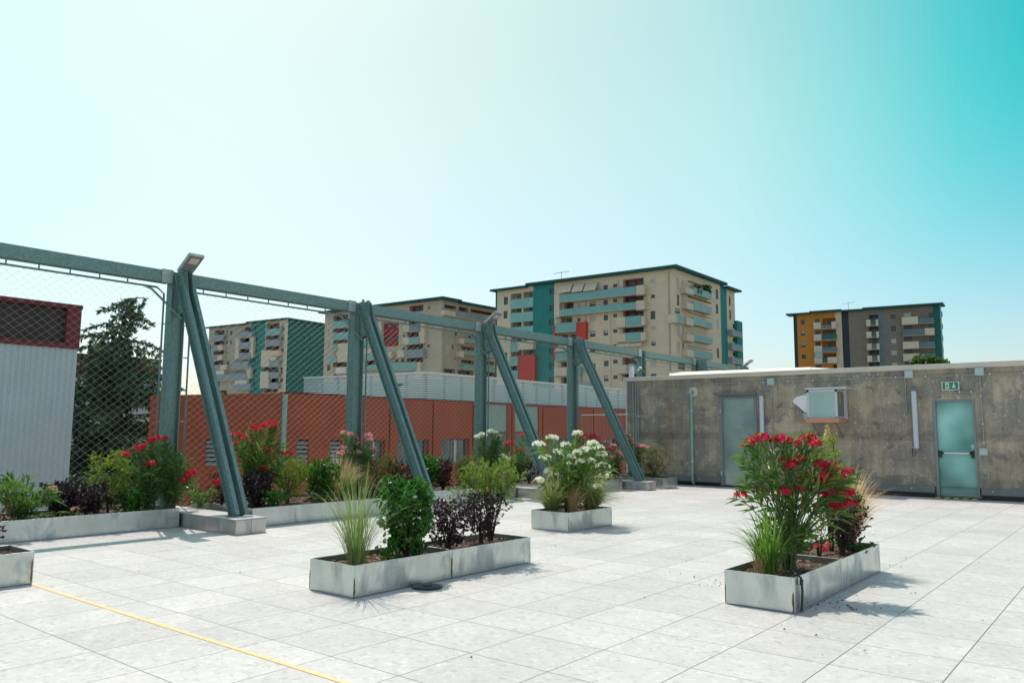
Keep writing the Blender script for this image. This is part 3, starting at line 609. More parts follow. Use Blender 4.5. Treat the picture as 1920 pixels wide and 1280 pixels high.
# two vertical tube lamps
for x, z0, z1, lab in ((-7.60, 1.20, 2.375, 'vertical tube lamp right of the metal door, lower end behind oleander'), (-4.09, 1.01, 2.40, 'vertical tube lamp between the air unit and the glass door')):
    L_ = thing('wall_lamp', (x, WY, z0), lab, 'lamp', 'vertical tube lamps on the hut wall')
    MB().cyl((x, WY-.09, z0+.06), .055, .055, 0, z1-z0-.12, 14).build('diffuser', M['tube'], L_, smooth=False)
    for z in (z0, z1-.06): MB().cyl((x, WY-.09, z), .06, .06, 0, .06, 14).build('end_cap', M['frame_grey'], L_)
    MB().box((x-.09, WY-.05, z0+.1), (x-.06, WY, z1-.1)).build('back_rail', M['grey_band'], L_)
    MB().tube([(x-.02, WY-.09, z0), (x-.03, WY-.08, z0-.1), (x-.09, WY-.05, z0-.11), (x-.1, WY-.02, z0+.05)], .008, 6).build('cable', M['blackhose'], L_)
# conduits and boxes
cd_ = thing('conduit', (-3, WY, 2.7), 'thin grey conduit run along the top of the hut wall with drops', 'conduit')
zc = 2.70; R_ = .012
MB().tube([(XL+.45, WY-.03, .9), (XL+.45, WY-.03, zc-.03), (XR, WY-.03, zc-.03)], R_, 6).build('main_run', M['conduit'], cd_)
for x, z in ((-7.36, 1.1), (-4.27, 1.9), (-2.79, 1.05)): MB().tube([(x, WY-.03, zc-.03), (x, WY-.03, z)], R_, 6).build('drop', M['conduit'], cd_)
MB().tube([(-2.90, WY-.03, zc-.03), (-2.90, WY-.03, 2.30), (-3.30, WY-.03, 2.30), (-3.34, WY-.02, 2.345)], R_*.8, 6).build('drop', M['conduit'], cd_)
cl = MB()
for x in [XL+.9+i*.62 for i in range(24)]: cl.box((x, WY-.048, zc-.055), (x+.018, WY, zc-.005))
for z in (2.2, 1.6, 1.2): cl.box((-2.815, WY-.048, z), (-2.765, WY, z+.018)); cl.box((-7.385, WY-.048, z+.1), (-7.335, WY, z+.118))
for x in (-3.2, -2.98): cl.box((x, WY-.045, 2.275), (x+.018, WY, 2.325))
build_each(cl, 'clip', M['alu'], cd_, 8)
for x, z, s_, lab in ((-7.36, zc-.03, .085, 'grey junction box above the right edge of the metal door'), (-4.18, zc+.03, .085, 'grey junction box above the middle tube lamp'), (-2.79, zc+.03, .085, 'grey junction box above and right of the glass door'),
                      (-2.80, 1.02, .075, 'grey box at push bar height right of the glass door'), (-2.79, .52, .06, 'small beige socket low on the wall right of the glass door')):
    j = thing('junction_box', (x, WY, z-s_), lab, 'box', 'boxes on the hut wall')
    MB().box((x-s_, WY-.08, z-s_), (x+s_, WY-.003, z+s_)).build('body', M['jbox'] if s_ > .07 else M['plate'], j, bevel=.006)
    MB().box((x-s_*.8, WY-.086, z-s_*.8), (x+s_*.8, WY-.081, z+s_*.8)).build('lid', M['jbox'] if s_ > .07 else M['frame_grey'], j)
# ventilation unit on its shelf
HY = WY-.62
hv = thing('ventilation_unit', (-5.9, WY, 1.75), 'boxy ventilation unit with white side hood on a salmon coloured tray', 'ventilation unit')
pa = onY(1512, 731, HY); pb = onY(1571, 783, HY); x0, x1, z1, z0 = pa.x, pb.x, pa.z, pb.z
fr = MB(); e = .05
for q in ((x0, x0+e, z0, z1), (x1-e, x1, z0, z1), (x0+e, x1-e, z1-e, z1), (x0+e, x1-e, z0, z0+e*.3)): fr.box((q[0], HY, q[2]), (q[1], WY, q[3]))
fr.build('frame', M['alu'], hv)
MB().box((x0+e, HY+.008, z0+e*.3), (x1-e, WY-.02, z1-e)).build('front_panel', M['hvac'], hv)
cn = MB()
for x in (x0, x1-e*.9): cn.box((x-.004, HY-.006, z1-.055), (x+e, HY-.0005, z1+.004)); cn.box((x-.002, HY-.006, z0), (x+e*.8, HY-.0005, z0+.02))
build_each(cn, 'corner_block', M['paintblk'], hv, 8)
MB().box((x1+.001, HY+.05, z0+.04), (x1+.004, WY-.12, z1-.05)).build('side_panel', M['grey_band'], hv)
MB().box((x1+.0045, HY+.18, z1-.32), (x1+.007, HY+.24, z1-.09)).build('label_strip', M['yellow'], hv)
MB().box((x1-.02, WY-.08, z0-.02), (x1+.06, WY-.03, z1)).build('back_rail', M['alu'], hv)
MB().box((x0-.02, HY-.04, z1+.006), (x1+.22, WY, z1+.05)).build('rain_cap', M['alu'], hv)
MB().box((x0-.03, HY-.03, z0-.105), (x1+.03, WY, z0-.004)).build('tray', M['salmon'], hv)
xh = x0-.36; hd = MB(); zt = z1-.12
prof = [(x0, zt), (x0-.16, zt-.005), (x0-.28, zt-.04), (xh, zt-.13), (xh+.02, zt-.16), (x0-.05, z0+.12), (x0, z0+.10)]
f0 = [V((x, HY+.06, z)) for x, z in prof]; f1 = [V((x, WY-.12, z)) for x, z in prof]
hd.face(f0); hd.face(f1[::-1])
for i in range(len(prof)): j_ = (i+1) % len(prof); hd.face([f0[i], f1[i], f1[j_], f0[j_]])
hd.build('hood', M['white'], hv); MB().box((x0-.26, WY-.12, z0-.02), (x0, WY-.004, zt+.06)).build('back_plate', M['hvac'], hv)
MB().tube([(x0-.14, HY+.05, z0+.16), (x0-.13, HY+.03, z0+.13), (x0-.02, HY+.03, z0+.12)], .007, 6).build('handle', M['paintblk'], hv)
for xx in (x0+.08, x1-.08): MB().bar((xx, WY-.02, z0-.45), (xx, HY+.1, z0-.11), .03, .03).build('bracket', M['grey_band'], hv)
# roof pieces
rc = thing('roof_upstand', (-8, 23, ZT), 'pale cream raised strip lying on the hut roof behind the coping', 'roof strip')
def strip(p0, p1, yy, zlow, dep, name='membrane'):
    A = onY(*p0, yy+dep); B = onY(*p1, yy+dep); A0 = onY(*p0, yy-1.9); B0 = onY(*p1, yy-1.9); q = MB()
    q.hexa([V((A0.x, yy-1.9, zlow)), V((B0.x, yy-1.9, zlow)), V((B.x, yy+dep, zlow)), V((A.x, yy+dep, zlow)), V((A0.x, yy-1.9, zlow+.06)), V((B0.x, yy-1.9, zlow+.06)), V((B.x, yy+dep, B.z)), V((A.x, yy+dep, A.z))])
    return q.build(name, M['cream'], rc)
strip((1255, 698), (1520, 688), 22.6, ZT+.12, .1); strip((1521, 688.5), (1566, 691), 22.6, ZT+.12, .1)
vp = thing('vent_pipe', (-11, 20.3, ZT), 'white vent stub with a conical cap at the left end of the hut roof', 'vent')
q = onY(1184.5, 708, 20.0); MB().cyl((q.x, 20, ZT+.1), .075, .075, 0, .36, 14).build('pipe', M['white'], vp)
MB().tube([(q.x, 20, ZT+.50), (q.x, 20, ZT+.545)], [.12, .02], 14, True).build('cap', M['alu'], vp); MB().cyl((q.x, 20, ZT+.46), .03, .03, 0, .04, 8).build('neck', M['alu'], vp)
MB().tube([(q.x+.14, 20.1, ZT+.35), (q.x+.2, 20.1, ZT+.44), (q.x+.26, 20.1, ZT+.42)], .035, 8, True).build('elbow', M['alu'], vp)
# rail gate at the hut corner
ga = onY(1091, 777, 18.7); gb = onY(1193, 778, 18.7); gz_ = (ga.z+gb.z)/2
rg = thing('railing', (ga.x, 18.7, 0), 'thin grey tubular railing gate between fence and concrete hut', 'railing')
MB().tube([(ga.x, 18.7, .0), (ga.x, 18.7, gz_), (gb.x, 18.7, gz_), (gb.x, 18.7, .0)], .02, 6).build('frame', M['galv'], rg)
MB().tube([(gb.x, 18.7, gz_-.04), (gb.x+.25, WY-.02, gz_-.04)], .015, 6).build('wall_stay', M['galvlite'], rg)
brs = MB(); xx = ga.x+.12
while xx < gb.x-.05: brs.tube([(xx, 18.7, .15), (xx, 18.7, gz_)], .004, 4); xx += .12
brs.build('bars', M['galv'], rg)

# ------------------------------------------------------------------ red building across the courtyard
RXF = -20.0
rb = thing('red_building', (-23, 20, GZ), 'long terracotta red building behind the net, with louvred openings and windows', 'building')
cz = onX(533, 737, RXF).z; ztop = 2.49; yc = onX(533, 760, RXF).y
holes = []; rects = []
def rbr(px0, py0, px1, py1): A = onX(px0, py0, RXF); B = onX(px1, py1, RXF); return (A.y, B.y, B.z, A.z)
wins = [rbr(682, 825, 722, 866), rbr(745, 824, 804, 869), rbr(828, 822, 880, 868), rbr(1108, 822, 1160, 862), rbr(640, 824, 668, 866) if False else rbr(1030, 822, 1084, 864)]
louv = [rbr(557, 824, 578, 872), rbr(619, 825, 640, 870)]
hi = [rbr(912, 757, 951, 809), rbr(966, 760, 1010, 809)]; lo = [rbr(912, 811, 951, 905), rbr(966, 811, 1010, 905)]
for r_ in wins+louv: holes.append(r_+(.22,))
for r_ in hi+lo: holes.append(r_+(.06,))
js = [onX(px, 790, RXF).y for px in (731, 812, 887, 905, 960, 1018, 1066, 1113, 1159)]
for y in js: holes.append((y-.035, y+.035, -1.0, ztop-.06, .05))
b = MB(); O = V((RXF, 0, 0)); U = V((0, 1, 0)); NN = V((1, 0, 0))
wall_holes(b, O, U, NN, yc, 60, GZ, ztop, holes)
lc = V((-25.5, 12.75, 0)); O2 = V((RXF, yc, 0)); u2 = (lc-O2).normalized(); l2 = (lc-O2).length; n2 = V((-u2.y, u2.x, 0)); n2 = n2 if n2.dot(CAM-O2) > 0 else -n2
def onL(px, py): p_ = onP(px, py, O2, n2); return (p_-O2).dot(u2), p_.z
A = onL(408, 822); B = onL(383, 871); L2 = (A[0], B[0], B[1], A[1], .2)
wall_holes(b, O2, u2, n2, 0, l2, GZ, ztop, [L2])
b.face([lc+UZ*GZ, lc+V((-12, 30, GZ)), lc+V((-12, 30, ztop)), lc+UZ*ztop])
b.face([V((RXF, 60, GZ)), V((-38, 60, GZ)), V((-38, 60, ztop)), V((RXF, 60, ztop))])
b.build('wall', M['red_facade'], rb)
r_ = MB(); r_.face([V((RXF, yc, ztop-.02)), V((RXF, 60, ztop-.02)), V((-38, 60, ztop-.02)), lc+V((-12, 30, ztop-.02)), lc+UZ*(ztop-.02)]); r_.build('roof', M['ground'], rb)
for y in js: MB().box((RXF-.055, y-.035, -1.0), (RXF-.045, y+.035, ztop-.06)).build('panel_joint', M['red_dark'], rb)
cp = MB(); cp.box((RXF-.25, yc, ztop+.002), (RXF+.03, 60, ztop+.03)); cp.build('parapet_flashing', M['red_dark'], rb)
for h in wins:
    wd = h[1]-h[0]; o = MB(); x = RXF-.2
    for a0, a1 in ((0, .04), (.42, .47), (.66, .72), (.96, 1)): o.box((x, h[0]+wd*a0, h[2]), (x+.05, h[0]+wd*a1, h[3]))
    o.box((x, h[0], h[3]-.04), (x+.05, h[1], h[3])); o.box((x, h[0], h[2]), (x+.05, h[1], h[2]+.04))
    wo_ = o.build('window', M['frame_grey'], rb)
    for i, (a0, a1, mm) in enumerate(((.04, .42, 'glass_red'), (.47, .56, 'glass_dark'), (.56, .66, 'frame_white'), (.72, .9, 'glass_red'), (.9, .96, 'glass_dark'))):
        MB().box((x+.01, h[0]+wd*a0, h[2]+.04), (x+.02, h[0]+wd*a1, h[3]-.04)).build('pane', M[mm], wo_)
def louvre(O_, u_, n_, h):
    o = MB(); n = 6; dz = (h[3]-h[2])/n
    for i in range(n):
        z = h[2]+i*dz; P = lambda s, zz, d_: O_+u_*s+UZ*zz+n_*d_
        o.hexa([P(h[0], z, -.02), P(h[1], z, -.02), P(h[1], z+.01, -.02), P(h[0], z+.01, -.02), P(h[0], z+dz*.62, -.12), P(h[1], z+dz*.62, -.12), P(h[1], z+dz*.62+.01, -.12), P(h[0], z+dz*.62+.01, -.12)])
    lo_ = o.build('louvre', M['louvre'], rb); MB().obox(O_, u_, n_, h[0], h[1], h[2], h[3], -.195, -.19).build('backing', M['black'], lo_)
for h in louv: louvre(O, U, NN, h)
louvre(O2, u2, n2, L2)
for h in hi: MB().box((RXF-.055, h[0], h[2]), (RXF-.045, h[1], h[3])).build('grey_panel', M['panel_grey'], rb)
for h in lo: MB().box((RXF-.055, h[0], h[2]), (RXF-.045, h[1], h[3])).build('lower_grey_panel', M['panel_grey2'], rb)
dq = thing('downpipe', (RXF, yc, GZ), 'pale green downpipe at the corner of the red building', 'pipe')
MB().tube([(RXF+.10, yc-.05, GZ), (RXF+.10, yc-.05, ztop-.05)], .075, 8).build('pipe', M['pipe'], dq)
# slatted screen on its roof
sc = thing('roof_screen', (-22, 20, ztop), 'white horizontal slat screen standing on the red building roof', 'screen')
SX = -22.4; Ac = onX(800, 699, SX); ys = Ac.y; zs1 = Ac.z; zs0 = ztop+.02
un = V((-1, -.0, 0)); 
ns = 13; dz = (zs1-zs0)/ns; o = MB(); dk = MB(); ye = 46; xl = -28.6
Lq = None
# left face: from the corner towards the direction seen in the photo
for px in range(0, 1): pass
t_ = onP(571, 711, V((SX, ys, 0)), V((.12, -1, 0)).normalized()); endL = V((t_.x, t_.y, 0)); uL_ = (endL-V((SX, ys, 0))).normalized(); lL = (endL-V((SX, ys, 0))).length; nL_ = V((.12, -1, 0)).normalized()
for i in range(ns):
    z = zs0+i*dz
    o.box((SX-.03, ys, z+dz*.30), (SX+.03, ye, z+dz*.78)); o.obox(V((SX, ys, 0)), uL_, nL_, .0, lL, z+dz*.24, z+dz*.78, -.03, .03)
o.box((SX-.08, ys, zs1-.01), (SX+.08, ye, zs1+.05)); o.obox(V((SX, ys, 0)), uL_, nL_, 0, lL, zs1-.01, zs1+.05, -.08, .08)
o.build('slats', M['screen'], sc)
y = ys+.06
while y < ye: MB().box((SX-.13, y-.04, zs0), (SX-.032, y+.04, zs1-.02)).build('post', M['screendark'], sc); y += 1.05
s_ = .1
while s_ < lL: MB().obox(V((SX, ys, 0)), uL_, nL_, s_, s_+.09, zs0, zs1-.02, -.13, -.032).build('post', M['screendark'], sc); s_ += .95
MB().box((SX-.9, ys+.8, zs0), (SX-.85, ye, zs1-.15)).build('backing', M['screenback'], sc)
MB().obox(V((SX, ys, 0)), uL_, nL_, .8, lL, zs0, zs1-.15, -.9, -.85).build('backing', M['screenback'], sc)
# bird gliding in front of the screen
bp_ = onX(748, 722, -17.0)
bd = MB(); bx = V(RH); 
bd.tube([bp_-bx*.16+UZ*-.03, bp_-bx*.06, bp_+bx*.03+UZ*.01, bp_+bx*.12+UZ*.03], [.008, .035, .04, .012], 8, True)
bdo = bd.build('bird', M['bird']); tag(bdo, 'small dark bird flying in front of the white slat screen', 'bird')
wg = MB(); wg.face([bp_+UZ*.02, bp_+bx*.07+UZ*.03, bp_+bx*.34+UZ*.07+FH*.1, bp_+bx*.2+UZ*.08+FH*.2]); wg.face([bp_-bx*.05, bp_+bx*.03, bp_-bx*.14-UZ*.06-FH*.25, bp_-bx*.30-UZ*.08-FH*.1]); wg.build('wings', M['bird'], bdo)

# ------------------------------------------------------------------ white corrugated building on the left and its twin behind the cedar
def shed(X, p_tr, pbr, ysplit_px, lab, y_far=-60, band=True):
    T = onX(*p_tr, X); S_ = onX(*ysplit_px, X); ye = T.y
    sh = thing('corrugated_building', (X-6, ye-10, GZ), lab, 'building')
    b = MB(); yy = ye; P_ = .17
    while yy > y_far:
        a = yy; 
        for d0, d1, x in ((0, .55, 0), (.55, .65, None), (.65, .9, -.025), (.9, 1, None)):
            xa = {0: 0, .55: 0, .65: -.025, .9: -.025}[d0]; xb = 0 if d1 in (.55, 1) else -.025
            b.face([(X+xa, a-P_*d0, GZ), (X+xb, a-P_*d1, GZ), (X+xb, a-P_*d1, S_.z), (X+xa, a-P_*d0, S_.z)])
        yy -= P_
    b.face([(X, ye, GZ), (X-14, ye, GZ), (X-14, ye, S_.z), (X, ye, S_.z)])
    b.build('corrugated_wall', M['corr'], sh)
    MB().box((X-14, y_far, S_.z), (X+.05, ye+.03, S_.z+.16)).build('lower_trim', M['redtrim'], sh)
    if band:
        MB().box((X-14, y_far, S_.z+.161), (X-.15, ye-.05, T.z-.1)).build('dark_band', M['band'], sh)
        MB().box((X-.151, ye-.38, S_.z+.161), (X+.05, ye+.03, T.z-.131)).build('end_frame', M['redtrim'], sh)
        y = ye-2.2
        mm = MB()
        while y > y_far: mm.box((X-.15, y, S_.z+.165), (X-.12, y+.06, T.z-.21)); y -= 1.7
        mm.build('mullion', M['redtrim'] if False else M['paintblk'], sh)
    else:
        MB().box((X-14, y_far, S_.z+.161), (X-.05, ye, T.z-.15)).build('red_band', M['redtrim'], sh)
    MB().box((X-14, y_far, T.z-.13), (X+.08, ye+.05, T.z)).build('top_trim', M['redtrim'], sh)
    return sh
shed(-26.0, (151, 573), None, (149, 655), 'white corrugated building at the left edge with dark red framed upper band')
shed(-44.0, (301, 674), None, (300, 712), 'pale building with red upper band seen behind the cedar', -60, False)

# ------------------------------------------------------------------ apartment blocks
# each facade: features read off the photograph (left top right bottom), laid into the real wall plane of the block
def az(vpx): return (RH*((vpx-960)/FPX) + FH).normalized()
class Facade:
    def __init__(f, O, u, n, z0, z1, s0, s1, tr): f.O, f.u, f.n, f.z0, f.z1, f.s0, f.s1, f.tr = O, u, n, z0, z1, s0, s1, tr
    def at(f, x, y, out=0.):
        px, py = f.tr(x, y); p = onP(px, py, f.O+f.n*out, f.n); return (p-f.O).dot(f.u), p.z
    def rect(f, a, out=0.):
        p = f.at(a[0], a[1], out); q = f.at(a[2], a[3], out)
        return (min(p[0], q[0]), max(p[0], q[0]), min(p[1], q[1]), max(p[1], q[1]))
def build_facade(blk, f, base, feats):
    regs = []; holes = []; wins = []; opens = []; outs = []
    for ln in feats.strip().split('\n'):
        q = ln.split()
        if not q: continue
        k = q[0]; a = [float(v) for v in q[1:5]]; c = q[5] if len(q) > 5 else None
        if k == 'c':
            r = f.rect(a); p0 = f.at(a[0], 480)[0]; p1 = f.at(a[2], 480)[0]; regs.append(((min(p0, p1), max(p0, p1))+r[2:], c))
        elif k == 'w': r = f.rect(a); holes.append(r+(.22,)); wins.append((r, c))
        elif k == 'o': r = f.rect(a); holes.append(r+(1.25,)); opens.append((r, c))
        else: outs.append((k, a, c, q[6:] if len(q) > 6 else []))
    mbs = {base: MB()}
    for r, c in regs: mbs.setdefault(c, MB())
    def pick(s, z):
        c = base
        for r, cc in regs:
            if r[0] < s < r[1] and r[2] < z < r[3]: c = cc
        return mbs[c]
    pick.cuts = ([v for r, c in regs for v in r[:2]], [v for r, c in regs for v in r[2:]])
    wall_holes(None, f.O, f.u, f.n, f.s0, f.s1, f.z0, f.z1, holes, pick=pick)
    for c, mb in mbs.items():
        if mb.v: mb.build('wall', M['f_'+c], blk)
    B = lambda r, d0, d1, mb=None: (mb or MB()).obox(f.O, f.u, f.n, *r, d0, d1)
    for r, c in opens:
        q = MB(); P = lambda s, z, d=-1.24: f.O+f.u*s+UZ*z+f.n*d
        q.face([P(r[0], r[2]), P(r[1], r[2]), P(r[1], r[3]), P(r[0], r[3])])
        lo_ = q.build('loggia', M['f_'+(c or 'beige2')], blk)
        W_ = r[1]-r[0]; H_ = r[3]-r[2]      # doors at the back of the loggia
        for t0 in ([.12, .55] if W_ > 4 else [.3]):
            w1 = min(1.3, W_*.4); a0 = r[0]+W_*t0; B((a0, a0+w1, r[2], r[2]+H_*.85), -1.23, -1.17).build('balcony_door', M['f_glassr'], lo_)
    for r, c in wins:
        fr = MB(); e = .07; d0, d1 = -.21, -.14
        for q in ((r[0], r[0]+e, r[2], r[3]), (r[1]-e, r[1], r[2], r[3]), (r[0]+e, r[1]-e, r[3]-e, r[3]), (r[0]+e, r[1]-e, r[2], r[2]+e)): B(q, d0, d1, fr)
        w_ = fr.build('window', M['f_white' if c == 's' else 'f_dark'], blk)
        if c == 's': B((r[0]+e, r[1]-e, r[2]+e, r[3]-e), -.20, -.17).build('shutter', M['f_shut'], w_)
        elif c == 'h':
            m_ = r[2]+(r[3]-r[2])*.55
            B((r[0]+e, r[1]-e, m_, r[3]-e), -.19, -.16).build('shutter', M['f_shut'], w_); B((r[0]+e, r[1]-e, r[2]+e, m_), -.2, -.17).build('pane', M['f_glassr'], w_)
        else: B((r[0]+e, r[1]-e, r[2]+e, r[3]-e), -.20, -.17).build('pane', M['f_glassr'], w_)
    for k, a, c, ex in outs:
        if k == 'b' or k == 'r':     # projecting balcony with solid (b) or railing-like (r) parapet
            D = 1.15; r = f.rect(a, D); q = MB(); tk = .12
            B((r[0], r[1], r[2], r[3]), D-tk, D, q); B((r[0], r[0]+tk, r[2], r[3]), .0, D-tk, q); B((r[1]-tk, r[1], r[2], r[3]), .0, D-tk, q)
            ba = q.build('balcony', M['f_'+(c or 'cream')], blk)
            B((r[0]-.02, r[1]+.02, r[2]-.16, r[2]-.002), .0, D+.02).build('slab', M['f_beige2'], ba)
            if k == 'r':
                l = MB(); zz = r[2]+.25
                while zz < r[3]-.05: B((r[0]+.05, r[1]-.05, zz, zz+.05), D, D+.02, l); zz += .3
                l.build('rail_lines', M['f_steel'], ba)
        elif k == 'p':
            r = f.rect(a, .12); B(r, .0, .12).build('parapet', M['f_'+(c or 'rail')], blk)
        elif k == 'v':
            r = f.rect(a, .9); B(r, .0, .9).build('bay', M['f_'+(c or 'cream')], blk)
        elif k == 'l':
            r = f.rect(a, .1); B(r, .02, .1).build('downpipe', M['f_beige2'], blk)
        elif k == 'a':
            r = f.rect(a, .9); q = MB(); P = lambda s, z, d: f.O+f.u*s+UZ*z+f.n*d
            q.hexa([P(r[0], r[2], 1.5), P(r[1], r[2], 1.5), P(r[1], r[3], .25), P(r[0], r[3], .25), P(r[0], r[2]+.05, 1.5), P(r[1], r[2]+.05, 1.5), P(r[1], r[3]+.05, .25), P(r[0], r[3]+.05, .25)])
            q.build('awning', M['f_cream'], blk)
def corner_block(depth, cpx, cpy, vl, vr, lpx, rpx, lab):
    """footprint from the near roof corner: vl/vr vanishing points of its two faces, lpx/rpx where the faces end"""
    d = ray(cpx, cpy); top = CAM + d*(depth/FPX)
    C0 = V((top.x, top.y, 0)); ul = -az(vl) if False else az(vl); ur = az(vr)
    nl = V((ul.y, -ul.x, 0)); nl = nl if nl.dot(-C0) > 0 else -nl
    nr = V((ur.y, -ur.x, 0)); nr = nr if nr.dot(-C0) > 0 else -nr
    L = onP(lpx, 700, C0, nl); wl = (V((L.x, L.y, 0))-C0).dot(ul); Rr = onP(rpx, 700, C0, nr); wr = (V((Rr.x, Rr.y, 0))-C0).dot(ur)
    blk = thing('apartment_block', (C0.x, C0.y, GZ), lab, 'building')
    return blk, C0, top.z, ul, ur, nl, nr, wl, wr
def close_block(blk, C0, ul, ur, wl, wr, zt, c='beige2'):
    b = MB(); A = C0+ul*wl; Bq = C0+ur*wr; D = A+ur*wr
    for p, q in ((A, D), (Bq, D)): b.face([p+UZ*GZ, q+UZ*GZ, q+UZ*zt, p+UZ*zt])
    b.build('rear_wall', M['f_'+c], blk)
def roof(blk, C0, ul, ur, s0, s1, t0, t1, z, th=.42, c='roof'):
    P = lambda s, t, zz: C0+ul*s+ur*t+UZ*zz
    MB().hexa([P(s0, t0, z), P(s1, t0, z), P(s1, t1, z), P(s0, t1, z), P(s0, t0, z+th), P(s1, t0, z+th), P(s1, t1, z+th), P(s0, t1, z+th)]).build('roof', M['f_'+c], blk)
def antenna(blk_lab, p):
    t = thing('antenna', tuple(p), blk_lab, 'antenna', 'roof antennas'); o = MB().tube([p, p+UZ*2.2], .05, 5); o.build('mast', M['f_steel'], t)
    MB().bar(p+UZ*1.9-RH*1.6-UZ*.2, p+UZ*1.9+RH*1.6+UZ*.3, .06, .06).build('boom', M['f_steel'], t)
    for i in range(5): MB().bar(p+UZ*(1.72+i*.11)+RH*(-1.4+i*.7)-FH*.5-RH*.25, p+UZ*(1.72+i*.11)+RH*(-1.4+i*.7)+FH*.5+RH*.25, .04, .04).build('element', M['f_steel'], t)

# -- tall block in the middle
t7 = lambda x, y: (900+.270833*x, 480+.270833*y)
blk, C0, zt, ul, ur, nl, nr, wl, wr = corner_block(151, 1263.5, 502, -1104, 2140, 928, 1381, 'tall beige block with teal tower strip and turquoise balconies, in the centre background')
zw = zt-.15
fl = Facade(C0, ul, nl, GZ, zw, 0, wl, t7); fr_ = Facade(C0, ur, nr, GZ, zw, 0, wr, t7)
build_facade(blk, fl, 'beige', """
c 80 190 118 1200 dteal
c 368 190 515 1200 teal
w 165 285 193 335
w 163 383 190 430
w 163 668 188 716
w 165 560 188 600 s
o 213 262 288 302 beige2
o 298 250 368 298 beige2
o 213 358 288 397 beige2
o 298 352 368 394 beige2
o 213 452 288 495 beige2
o 298 448 368 494 beige2
p 210 302 368 352
p 210 397 368 448
p 210 495 368 540
o 213 550 288 595 beige2
o 298 545 368 590 beige2
r 208 597 262 655 rail
b 262 590 368 640
o 213 655 288 692 beige2
o 298 642 368 686 beige2
r 205 700 260 752 rail
v 262 688 378 870 red
w 278 752 312 788
o 205 754 260 790 dark
r 205 792 260 850 rail
w 482 228 510 262
w 482 342 510 382
w 480 440 510 478
w 480 643 508 680
w 480 742 508 780
w 480 842 508 875
a 545 195 632 250
a 640 192 714 246
a 722 188 806 238
w 855 203 885 230
w 922 195 950 215
o 990 165 1133 212 dred
r 548 268 1078 262 rail
b 1080 205 1138 262 cream
b 513 268 549 420 cream
o 580 325 648 364 dred
w 675 325 696 372 s
w 760 318 800 345 h
w 855 305 885 336
w 922 298 950 318
o 990 278 1133 322 dred
r 550 370 1080 362 rail
b 1080 310 1138 366 cream
o 560 425 640 465 beige2
w 675 428 695 452
w 762 415 800 452 s
w 857 408 886 443
w 922 403 950 422
o 990 376 1133 424 dred
b 945 425 1006 488 cream
r 1008 420 1114 481 rail
b 1115 416 1140 475 cream
r 520 467 665 516 rail
v 665 458 732 572 red
v 506 478 519 716 red
o 525 535 665 605 beige2
a 522 620 602 660
r 520 668 612 716 rail
v 600 690 700 730 red
w 762 520 800 557 h
w 855 515 888 548 h
w 922 508 950 530
o 990 488 1133 532 dred
b 945 538 1007 590 cream
r 1008 532 1112 585 rail
b 1112 528 1142 582 cream
a 950 585 1040 625
a 1043 583 1120 622
w 762 636 800 662
w 858 625 886 660 s
w 922 612 950 634
w 692 760 735 800 s
w 762 745 800 790
w 858 725 890 762
w 922 718 953 743
o 985 702 1100 752 dred
b 950 755 1014 808 cream
r 1015 758 1100 805 rail
o 560 735 640 772 dred
b 512 772 600 825 cream
r 602 770 690 815 rail
o 560 838 610 880 dred
r 640 880 760 925 rail
w 692 825 712 880 s
w 858 828 890 866 h
w 922 825 953 850
o 985 812 1100 862 dred
b 950 866 1014 915 cream
r 1015 866 1100 915 rail
w 1178 160 1212 186 s
w 1183 268 1212 290
w 1180 382 1214 436
w 1185 485 1217 509 s
w 1185 592 1217 618 h
w 1180 715 1222 766 s
w 1182 815 1222 838
l 903 400 908 1000
l 728 300 733 460
l 953 165 957 215
l 1310 110 1314 1000
""")
build_facade(blk, fr_, 'beige', """
c 1668 150 1712 1200 teal
w 1360 155 1378 235 s
w 1396 165 1406 205 s
w 1363 265 1380 343
w 1398 275 1406 310 s
w 1350 358 1385 402 h
w 1365 485 1383 560 s
w 1402 490 1410 530 s
w 1365 595 1385 672 s
w 1402 600 1412 638
w 1370 740 1420 790
r 1366 405 1412 466 rail
b 1343 402 1366 463 cream
o 1440 178 1600 222 beige2
b 1425 212 1480 268 cream
r 1481 214 1605 296 rail
o 1440 285 1602 322 beige2
b 1430 316 1480 374 cream
r 1481 320 1607 400 rail
o 1440 392 1605 432 beige2
b 1430 424 1480 482 cream
r 1481 428 1610 500 rail
o 1440 505 1607 545 beige2
b 1433 535 1482 592 cream
r 1483 538 1611 606 rail
o 1440 618 1610 655 beige2
b 1436 644 1484 700 cream
r 1485 648 1612 713 rail
o 1440 730 1610 765 beige2
w 1630 228 1650 300
w 1632 332 1650 402
w 1636 440 1652 505 s
w 1640 635 1656 708
w 1722 278 1736 346
w 1725 372 1739 442
b 1745 508 1818 560 blue
b 1745 602 1820 656 blue
b 1745 698 1822 748 blue
o 1750 468 1780 506 dred
o 1750 565 1790 602 beige2
o 1750 662 1790 698 beige2
""")
close_block(blk, C0, ul, ur, wl, wr, zw)
sm = fl.at(332, 200)[0]; tm = fr_.at(1683, 190)[0]
roof(blk, C0, ul, ur, -1.0, sm, -1.0, tm, zw+.02, .55); roof(blk, C0, ul, ur, sm, wl+.9, -1.0, wr, zw-.25, .40); roof(blk, C0, ul, ur, -1.2, sm-2, tm, wr+1.2, zw-.45, .40)
# low wing behind on the right
f2 = C0+ur*(wr-.5); MB().obox(f2, ur, nr, 0, 3.0, GZ, fr_.at(1800, 458)[1], -9, .6).build('side_wing', M['f_teal'], blk)
pa_ = fl.at(545, 160); antenna('thin aerial on the roof of the tall central block', C0+ul*pa_[0]+UZ*(zw+.4)+ur*1)
